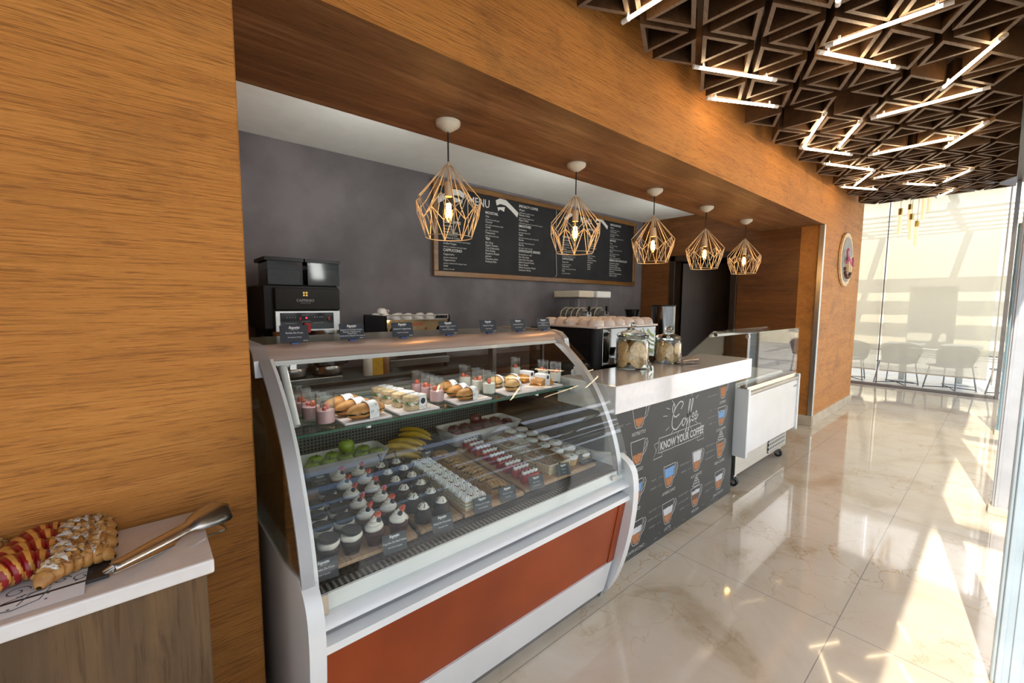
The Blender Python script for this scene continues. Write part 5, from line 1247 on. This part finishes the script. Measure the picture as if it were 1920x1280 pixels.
for (x, y, z, rz, tl) in ((.955, 1.93, .722, -.55, .05), (.99, 1.99, .722, -.62, .05), (1.03, 2.045, .722, -.70, .05), (.965, 1.985, .752, -.55, .12), (1.02, 2.03, .755, -.66, .1), (1.075, 2.085, .735, -.75, .1), (1.09, 2.06, .768, -.72, .12), (1.125, 2.12, .772, -.80, .15)):
    b, Mx = banana(x, y, z, rz, tl); loc = (x, y, DZ)
    t = thing('banana', 'yellow banana in the pile, %s counted from the left front' % ORD[k], 'banana', loc, 0, 'bananas in the case'); k += 1
    b.build('banana_skin', M['banana'], t, 60)
    e = Mx @ Vector((math.sin(.575)*.19*.86, 0, (math.cos(.575)-.85)*.19*.55)); e2 = Mx @ Vector((math.sin(.66)*.19*.86, 0, (math.cos(.62)-.85)*.19*.55))
    MB().cyl(e, e2, .0062, .005, 7).build('stem', M['stem_brown'], t)

# ================================================================ ON THE GLASS SHELF
def plate(x0, x1, y0, y1, label):
    b = MB(); b.box(x0, y0, SHZ+.0005, x1, y1, SHZ+.010, .002)
    return tag(b.build('serving_plate', M['plate'], None, None, ((x0+x1)/2, (y0+y1)/2, SHZ)), label, 'plate', 'white serving plates on the glass shelf')
plate(.525, .705, 1.508, 1.80, 'flat white plate under the three baguettes'); plate(.735, .915, 1.508, 1.86, 'flat white plate under the sliced bread sandwiches')
plate(1.0, 1.19, 1.508, 1.90, 'flat white plate under the long rolls'); plate(1.28, 1.475, 1.508, 1.86, 'flat white plate under the round buns'); plate(1.49, 1.675, 1.515, 1.84, 'flat white plate under the wrapped sandwiches')
PZ = SHZ+.0105
def parfait(yog, fruit):
    t = thing('parfait_glass', 'x', 'dessert glass')
    MB().lathe([(.024, 0), (.0265, .004), (.0275, .095), (.0262, .095), (.0252, .012), (.001, .011)], seg=28).build('glass', M['clear'], t, 60, world=False)
    MB().lathe([(.001, .0115), (.0250, .0120), (.0255, .046), (.024, .048), (.001, .0485)], seg=28).build('yogurt', M[yog], t, 60, world=False)
    b = MB(); b.ball((.006, .004, .054), .010, (1, .8, 1.2), 10).ball((-.009, -.006, .052), .007, (1, 1, .9), 8)
    b.build('fruit_topping', M[fruit], t, 60, world=False)
    t.scale = (1.2, 1.2, 1.24); return t
pg = parfait('yogurt_pink', 'strawberry'); pgw = parfait('yogurt_white', 'strawberry')
GP = [('pink', (.475, 1.555), 'front glass at the left end of the shelf'), ('pink', (.452, 1.645), 'middle glass at the left end of the shelf'), ('pink', (.445, 1.735), 'rear glass at the left end of the shelf'),
      ('pink', (.955, 1.60), 'front glass between the sliced sandwiches and long rolls'), ('pink', (.960, 1.69), 'middle glass between the sliced sandwiches and long rolls'), ('pink', (.965, 1.79), 'rear glass between the sliced sandwiches and long rolls'),
      ('white', (1.232, 1.585), 'front glass between the long rolls and round buns'), ('white', (1.235, 1.68), 'middle glass between the long rolls and round buns'), ('white', (1.24, 1.80), 'rear glass between the long rolls and round buns'),
      ('white', (1.705, 1.60), 'front glass at the right end of the shelf'), ('white', (1.70, 1.69), 'middle glass at the right end of the shelf'), ('white', (1.66, 1.88), 'rear glass at the right end of the shelf')]
used_ = set()
for col_, (x, y), lab in GP:
    p_ = pg if col_ == 'pink' else pgw; lb = 'parfait of %s yogurt, %s' % (col_, lab)
    if col_ not in used_: used_.add(col_); p_.location = (x, y, SHZ+.0005); p_['label'] = lb; p_['group'] = '%s parfaits on the shelf' % col_; p_.rotation_euler = (0, 0, .4)
    else: dup(p_, (x, y, SHZ+.0005), random.uniform(0, 6), lb)
def loaf(b, L_, wd, h, z0, top=True, n=18, m=14, pw=2.6):
    """half a bread roll, long along x"""
    def f(u, v):
        x = -1+2*u; a = PI*v; k = max(0.0, 1-abs(x)**pw)**.5
        return Vector((x*L_/2, math.cos(a)*wd/2*k, z0+(math.sin(a)*h*k if top else (1-math.sin(a))*h*k*1.0-(h*k-h)*0)))
    if not top:
        def f(u, v):
            x = -1+2*u; a = PI*v; k = max(0.0, 1-abs(x)**pw)**.5
            return Vector((x*L_/2, math.cos(a)*wd/2*k, z0+h-math.sin(a)*h*k))
    b.grid(f, n, m)
    # flat cut face
    def g(u, v):
        x = -1+2*u; k = max(0.0, 1-abs(x)**pw)**.5
        return Vector((x*L_/2, (v*2-1)*wd/2*k, z0 if top else z0+h))
    b.grid(g, n, 2)
def leaf_band(b, L_, wd, z, amp=.006, n=60):
    b.grid(lambda u, v: Vector(((1 if True else 0)*(L_/2)*math.cos(2*PI*u)*(.35+.72*v), (wd/2)*math.sin(2*PI*u)*(.35+.72*v), z+amp*math.sin(23*u*2*PI/3+v*3)*v+amp*.4*math.sin(61*u)*v)), n, 4, True)
def wrap_pt(x, v, wd, h, o):
    """a point of the strip round a roll: straight side, arched top, straight side"""
    w_ = wd/2+o
    if v < .2: return Vector((x, -w_, .56*h*v/.2))
    if v > .8: return Vector((x, w_, .56*h*(1-v)/.2))
    a = PI*(v-.2)/.6; return Vector((x, -math.cos(a)*w_, .56*h+math.sin(a)*(.50*h+o)))
def band(b, L0, L1, wd, h, z0, fr=None):
    """paper strip wrapped round a roll, from x = L0 to L1"""
    b.grid(lambda u, v: wrap_pt(L0+(L1-L0)*u, v, wd, h, .0022), 4, 24)
def sandwich(name, label, L_, wd, h, bm_, lm, x, y, z, rz, bandx=(-.02, .025), group=None, dots=True):
    t = thing(name, label, 'sandwich', (x, y, z), rz, group)
    b = MB(); loaf(b, L_, wd, h*.55, h*.48); b.build('bread_top', M[bm_], t, 70, world=False)
    b = MB(); loaf(b, L_*.97, wd*.96, h*.36, 0, False); b.build('bread_bottom', M[bm_], t, 70, world=False)
    b = MB(); leaf_band(b, L_*.93, wd*1.04, h*.43, h*.07); b.build('lettuce', M[lm], t, 60, world=False)
    b = MB(); b.box(-L_*.36, -wd*.40, h*.37, L_*.36, wd*.40, h*.47, .002); b.build('filling', M['ham'], t, world=False)
    pb = MB(); band(pb, bandx[0], bandx[1], wd, h, 0); pb_ = pb.build('paper_band', M['paper'], t, 60, world=False)
    ib = MB()
    fr = lambda u, v: wrap_pt(u, v, wd, h, .0032)
    bw_ = bandx[1]-bandx[0]
    for k in range(4):
        uc = bandx[0]+bw_*(.25+.5*(k % 2)); vc = .16+.16*k
        ib.line2([(uc+bw_*.14*math.cos(a)*(1-a/9), vc+.05*math.sin(a)*(1-a/9)) for a in [i*.45 for i in range(16)]], .0016, lambda u, v: fr(u, v))
    ib.line2([(bandx[0]+bw_*.1, .12), (bandx[0]+bw_*.5, .07), (bandx[1]-bw_*.1, .13), (bandx[1]-bw_*.2, .2)], .0016, fr)
    ib.build('band_print', M['print_ink'], pb_, world=False)
    return t
for i, (x, y) in enumerate(((.618, 1.545), (.600, 1.625), (.590, 1.715))):
    sandwich('baguette_sandwich', 'brown baguette with paper band on the left plate, %s one' % ('front', 'middle', 'rear')[i], .165, .062, .055, 'bread', 'lettuce_dark', x, y, PZ, R(14), (-.008, .034), 'baguettes on the left plate')
def slice_sandwich(x, y, rz, lab):
    t = thing('bread_sandwich', lab, 'sandwich', (x, y, PZ), rz, 'sliced bread sandwiches')
    def sl(b, z, h):
        P_ = [(-.045, -.026), (.038, -.028), (.048, -.012), (.048, .012), (.038, .028), (-.045, .026), (-.050, 0)]
        b.prism(P_, 2, z, z+h)
        bmesh.ops.bevel(b.bm, geom=list(b.bm.edges), offset=.003, segments=1, affect='EDGES')
    b = MB(); sl(b, .036, .020); b.build('bread_top', M['crumb'], t, world=False)
    b = MB(); sl(b, 0, .020); b.build('bread_bottom', M['crumb'], t, world=False)
    b = MB(); leaf_band(b, .100, .062, .029, .005); b.build('lettuce', M['lettuce'], t, 60, world=False)
    MB().box(-.042, -.025, .020, .042, .025, .035, .002).build('filling', M['cream'], t, world=False)
    pb = MB().box(-.004, -.0305, -.0002, .032, .0305, .0585, .002).build('paper_band', M['paper'], t, world=False)
    ib = MB(); ib.lathe([(.001, 0), (.012, 0), (.012, .0006), (.001, .0006)], (0, 0, 0), 20, Matrix.Translation((.014, -.0310, .034)) @ Matrix.Rotation(R(90), 4, 'X'))
    f1 = lambda u, v: Vector((u, -.0312, v)); f2 = lambda u, v: Vector((u, v, .0590))
    ib.line2([(0, .006), (.01, .014), (.016, .004), (.026, .016), (.030, .006)], .0015, f1)
    for cx_, cy_ in ((.006, -.015), (.02, .0), (.008, .016)): ib.line2([(cx_+.007*math.cos(a)*(1-a/9), cy_+.007*math.sin(a)*(1-a/9)) for a in [k*.5 for k in range(14)]], .0014, f2)
    ib.build('band_print', M['print_ink'], pb, world=False); return t
for i, (x, y) in enumerate(((.822, 1.545), (.812, 1.625), (.805, 1.71), (.795, 1.79))):
    slice_sandwich(x, y, R(12), 'sliced bread sandwich with paper band, %s on the second plate from the front' % ORD[i])
for i, (x, y, L_) in enumerate(((1.085, 1.55, .135), (1.09, 1.635, .135), (1.10, 1.74, .13))):
    sandwich('roll_sandwich', 'long soft roll with lettuce and paper band on the middle plate, %s one' % ('front', 'middle', 'rear')[i], L_, .060, .050, 'bread', 'lettuce', x, y, PZ, R(10), (.0, .036), 'rolls on the middle plate')
for i, (x, y) in enumerate(((1.36, 1.565), (1.345, 1.68), (1.435, 1.66))):
    sandwich('bun_sandwich', 'small round bun with paper band on the fourth plate, %s' % ('front one', 'rear left one', 'rear right one')[i], .088, .070, .055, 'bread_soft', 'lettuce', x, y, PZ, R(28), (.010, .032), 'buns on the fourth plate')
def wrapped(x, y, lab):
    t = thing('folded_sandwich', lab, 'sandwich', (x, y, PZ), R(8), 'folded cheese sandwiches')
    MB().prism([(-.060, 0), (.060, 0), (.045, .028), (.0, .050), (-.045, .028)], 1, -.034, .034).build('bread', M['bread'], t, world=False)
    b = MB(); b.grid(lambda u, v: Vector((-.066+.132*u, -.04+.08*v, .012+.006*math.sin(9*u+4*v))), 20, 8); b.build('cheese', M['cheddar'], t, 60, world=False)
    pb = MB().box(-.018, -.041, -.0002, .020, .036, .060, .003).build('paper_band', M['paper'], t, world=False)
    f1 = lambda u, v: Vector((u, -.0415, v))
    ib = MB().lathe([(.001, 0), (.010, 0), (.010, .0006), (.001, .0006)], (0, 0, 0), 20, Matrix.Translation((-.002, -.0412, .045)) @ Matrix.Rotation(R(90), 4, 'X'))
    ib.line2([(-.012, .008), (.012, .008), (.014, .024), (-.01, .026), (-.012, .008)], .0012, f1); ib.build('band_print', M['print_ink'], pb, world=False)
wrapped(1.575, 1.575, 'folded sandwich with orange cheese on the right plate, front one'); wrapped(1.58, 1.70, 'folded sandwich with orange cheese on the right plate, rear one')

# ================================================================ COOKIE JARS ON THE BAR
CTZ = 1.0855
def cookie_jar(x, y, r, h, lab, n_c, word):
    t = thing('cookie_jar', lab, 'jar', (x, y, CTZ))
    MB().lathe([(.001, 0), (r*.93, 0), (r, .008), (r, h*.86), (r*.90, h*.94), (r*.90, h), (r*.93, h+.006), (r*.86, h+.004), (r*.86, h*.93), (r*.965, h*.85), (r*.965, .014), (.001, .012)], seg=40).build('jar_body', M['clear'], t, 50, world=False)
    MB().lathe([(r*.84, h-.01), (r*.96, h+.008), (r*.98, h+.014), (r*.80, h+.030), (r*.30, h+.045), (.012, h+.052), (.010, h+.058), (.020, h+.068), (.024, h+.080), (.018, h+.092), (.001, h+.097), ], seg=40).build('glass_lid', M['cast_glass'], t, 50, world=False)
    c_ = thing('cookie', 'x', 'cookie', (0, 0, 0), 0, 'cookies in the %s jar' % word)
    cr = .050
    MB().lathe([(.001, 0), (cr*.92, .001), (cr, .006), (cr*.95, .011), (cr*.6, .0135), (.001, .0145)], seg=24, wob=lambda a, z: 1+.02*math.sin(5*a)).build('cookie_body', M['cookie'], c_, 60, world=False)
    b = MB()
    for i in range(7): a = 2.4*i; b.ball((cr*.75*math.cos(a)*(.4+.09*i), cr*.75*math.sin(a)*(.4+.09*i), .013), .003, (1, 1, .6), 6)
    b.build('chocolate_chips', M['chip'], c_, world=False)
    rnd = random.Random(n_c); k = 0
    nl = math.ceil(n_c/5)
    for i in range(n_c):
        lv = i//5; a = 2*PI*(i % 5)/5+lv*.62-.9; flat = lv == nl-1 and n_c % 5
        rad = (r-.021-.004*(i % 2))
        zc = .016+cr+lv*(h*.84-2*cr)/max(1, nl-1); lean_ = R(84 if i % 2 else 72)
        rot = Matrix.Rotation(a, 4, 'Z') @ Matrix.Rotation(lean_, 4, 'Y') @ Matrix.Rotation(rnd.uniform(0, 6), 4, 'Z')
        rad -= cr*math.cos(lean_)*.5
        loc = Vector((x+rad*math.cos(a), y+rad*math.sin(a), CTZ+zc-.006))
        o = c_ if k == 0 else dup(c_, loc); o.location = loc; o.rotation_euler = rot.to_euler()
        o['label'] = 'chocolate chip cookie in the %s jar, %s round in the %s layer from the bottom' % (word, ORD[i % 5], ORD[lv]); k += 1
q = at(1186, 686, 2, CTZ); jx, jy = q.x, 1.535
cookie_jar(at(1186, 660, 1, 1.545).x, 1.545, .102, .200, 'larger lidded glass jar of cookies on the bar counter', 15, 'larger')
cookie_jar(at(1246, 655, 1, 1.56).x, 1.535, .092, .165, 'smaller lidded glass jar of cookies, the right one on the bar', 10, 'smaller')
q = at(1222, 697, 2, CTZ); card('small dark name card on the bar before the larger cookie jar', q.x, q.y, CTZ, ['Galleta De Chispas', 'Chip Cookie'], .06, .075, 'sign_dark', 25, False, 'name cards on the bar', 20, False)
q = at(1282, 685, 2, CTZ); card('small dark name card on the bar right of the smaller cookie jar', q.x, q.y, CTZ, ['Galleta De Avena', 'Oat Cookie'], .06, .075, 'sign_dark', 25, False, 'name cards on the bar', 20, False)
def tongs(label, x, y, z, rz, s=1.0, rise=0.0):
    t = thing('serving_tongs', label, 'tongs', (x, y, z), rz)
    for sd_, nm_ in ((-1, 'lower_arm'), (1, 'upper_arm')):
        b = MB(); n = 26
        def f(u, v):
            xx = .235*u*s; wd = (.009+.004*math.sin(PI*u*.8)+(.026*max(0, (u-.62)/.38)**.6 if u > .62 else 0)*(1 if u < .9 else (1-((u-.9)/.1)**2)**.5 if u < 1 else 0))*s+.0008
            cup_ = .010*s*(1-(2*v-1)**2)*(1 if u > .62 else .35)
            return Vector((xx, (2*v-1)*wd, (.016+sd_*(.004+.013*u)*s)+sd_*cup_-rise*0+ .02*s))
        b.grid(f, n, 6); o = b.build(nm_, M['steel'], t, 70, world=False)
        md = o.modifiers.new('s', 'SOLIDIFY'); md.thickness = .0016
    b = MB(); b.tube([(.0, 0, .012+.02*s), (-.010*s, 0, .016+.02*s), (0, 0, .020+.02*s)], .005*s, 8); b.build('hinge', M['steel'], t, world=False)
    return t
q = at(1235, 685, 2, CTZ); tongs('steel tongs lying on the bar before the smaller cookie jar', at(1215, 682, 2, CTZ).x+.10, 1.43, CTZ-.012, R(-12), .8)
q = at(1222, 680, 2, CTZ)

# ================================================================ PASTRY TABLE AT THE LEFT
TZ = .900
t = thing('pastry_table', 'brown wooden cabinet with a white stone top against the left wooden wall', 'table', (-.4, 1.33, 0))
MB().box(-1.1, 1.172, TZ-.034, .098, 1.486, TZ, .005, seg=2).build('stone_top', M['white_stone'], t)
MB().box(-1.08, 1.192, 0, .084, 1.484, TZ-.034, .003).build('cabinet', M['cabinet_wood'], t)
tag(MB().box(-.62, 1.235, TZ+.0005, -.084, 1.480, TZ+.008, .001).build('slate_tray', M['slate'], loc=(-.35, 1.35, TZ)), 'dark slate tray under the croissants on the white table', 'tray')
pp = thing('paper_sheet', 'white paper with blue doodles lying over the slate tray', 'paper', (-.35, 1.35, TZ+.008))
MB().grid(lambda u, v: Vector((-.64+.520*u, 1.195+.285*v, TZ+.0085 if v > .16 else TZ+.0012+.0073*v/.16)), 12, 14).build('sheet', M['paper'], pp)
FT = lambda u, v: Vector((u, v, (TZ+.0094 if v > 1.241 else TZ+.0022+.0073*(v-1.195)/.0456)))
b = MB()
for (cx_, cy_, r_) in ((-.128, 1.262, .017), (-.158, 1.272, .014), (-.222, 1.275, .02), (-.30, 1.255, .018), (-.36, 1.262, .02), (-.15, 1.40, .015), (-.17, 1.45, .014), (-.24, 1.47, .014)):
    b.line2([(cx_+r_*math.cos(a)*(1-a/10), cy_+r_*math.sin(a)*(1-a/10)) for a in [k*.4 for k in range(20)]], .0024, FT)
b.line2([(-.265, 1.222), (-.22, 1.212), (-.185, 1.222), (-.172, 1.255), (-.20, 1.250), (-.215, 1.222)], .0024, FT); b.line2([(-.26, 1.232), (-.21, 1.252), (-.18, 1.255)], .002, FT)
b.line2([(-.42, 1.225), (-.38, 1.205), (-.33, 1.21), (-.35, 1.24), (-.42, 1.225)], .0024, FT)
for k in range(14): b.ball(FT(random.uniform(-.34, -.13), random.uniform(1.215, 1.27)), .0026, (1, 1, .12), 6)
b.build('doodles', M['ink_blue'], pp)
def croissant(mat, s, rz, label, loc, group, red=False, nuts=False, seed=1):
    rnd = random.Random(seed); t = thing('croissant', label, 'croissant', loc, rz, group)
    nseg = 7
    def path(u):
        a = (u-.5)*1.9; return Vector((math.sin(a)*.095*s, (math.cos(a)-1)*.075*s, 0))
    def rad(u):
        e = max(0, 1-abs(2*u-1)**2.2); return (.007+.031*e**.8)*s
    def f(u, v, grow=1.0, u0=0, u1=1):
        uu = u0+(u1-u0)*u; st = (uu*nseg) % 1.0; r = rad(uu)*(.87+.17*math.sin(PI*min(1, st*1.02))**.6)*grow
        a = 2*PI*v; p = path(uu); d = (path(min(1, uu+.01))-path(max(0, uu-.01))).normalized(); nrm = Vector((-d.y, d.x, 0))
        zz = rad(uu)*.86+r*math.sin(a)*.86
        return p+nrm*(r*math.cos(a))+Vector((0, 0, max(.0005, zz)))
    b = MB(); b.grid(lambda u, v: f(u, v), 70, 18)
    # dough stripes by face position
    o = b.build('pastry', [M[mat], M['croissant_red']] if red else M[mat], t, 70, world=False)
    if red:
        for i, p in enumerate(o.data.polygons):
            uu = (i % 70)/70.0; vv = (i//70)/18.0
            st = (uu*nseg*1.0+.35*math.sin(2*PI*vv)) % 1.0
            p.material_index = 1 if .0 < st < .60 else 0
    if nuts:
        b = MB()
        b.grid(lambda u, v: f(.16+.68*u, .14+.07*math.sin(31*u)+(.16+.06*math.sin(23*u+1))*v, 1.05)+Vector((0, 0, .002*math.sin(40*u)*math.sin(17*v+u*9))), 40, 8); b.build('icing', M['icing'], t, 60, world=False)
        b = MB()
        for k in range(105):
            u, v = rnd.uniform(.10, .90), rnd.uniform(.05, .46); p = f(u, v, 1.07)
            Mr = Matrix.Translation(p) @ Matrix.Rotation(rnd.uniform(0, 6), 4, 'Z') @ Matrix.Rotation(rnd.uniform(-.7, .7), 4, 'X') @ Matrix.Rotation(rnd.uniform(-.7, .7), 4, 'Y')
            w_ = rnd.uniform(.005, .009)*s; b.poly([Mr @ Vector(q_) for q_ in ((-w_, -w_*.5, 0), (0, -w_*.8, .0006), (w_, -w_*.4, 0), (w_*.8, w_*.5, .0004), (0, w_*.7, 0), (-w_*.8, w_*.5, .0004))])
        b.build('almond_flakes', M['almond'], t, world=False)
    return t
CRZ = TZ+.0095
for i, (x, y) in enumerate(((-.142, 1.300), (-.140, 1.358), (-.142, 1.410), (-.145, 1.458))):
    croissant('croissant', .80, R(24), 'golden croissant with icing and almond flakes, %s from the front beside the slate strip' % ORD[i], (x, y, CRZ+.001*i), 'almond croissants in the right row', False, True, i+1)
for i, (x, y, s, rz) in enumerate(((-.235, 1.318, .95, 28), (-.225, 1.372, .92, 24), (-.215, 1.420, .90, 22), (-.205, 1.462, .85, 15))):
    croissant('dough_gold', s, R(rz), 'red and gold striped croissant, %s from the front in the middle row' % ORD[i], (x, y, CRZ+.001*i), 'red striped croissants', True, False, i+20)
for i, (x, y) in enumerate(((-.345, 1.345), (-.33, 1.40), (-.315, 1.455))):
    croissant('croissant', .80, R(24), 'golden croissant with almond flakes at the left edge, %s from the front' % ORD[i], (x, y, CRZ+.001*i), 'almond croissants at the left edge', False, True, i+40)
tg = tongs('large steel serving tongs lying across the white table beside the tray', -.092, 1.232, TZ-.008, R(40), 1.22)
tg.rotation_euler = (R(30), R(4), R(40))
t = thing('wooden_tray', 'small dark wooden tray between the two cookie jars on the bar', 'tray', (at(1222, 676, 2, CTZ).x, at(1222, 676, 2, CTZ).y, CTZ))
tx, ty = at(1222, 676, 2, CTZ).x, at(1222, 676, 2, CTZ).y
MB().box(tx-.05, ty-.045, CTZ, tx+.05, ty+.045, CTZ+.006).build('tray_base', M['dark_wood'], t)
for s_ in (-1, 1):
    MB().box(tx-.05, ty+s_*.045-.003, CTZ, tx+.05, ty+s_*.045+.003, CTZ+.028).build('tray_rim', M['frame_wood'], t)
    MB().box(tx+s_*.05-.003, ty-.045, CTZ, tx+s_*.05+.003, ty+.045, CTZ+.028).build('tray_rim', M['frame_wood'], t)
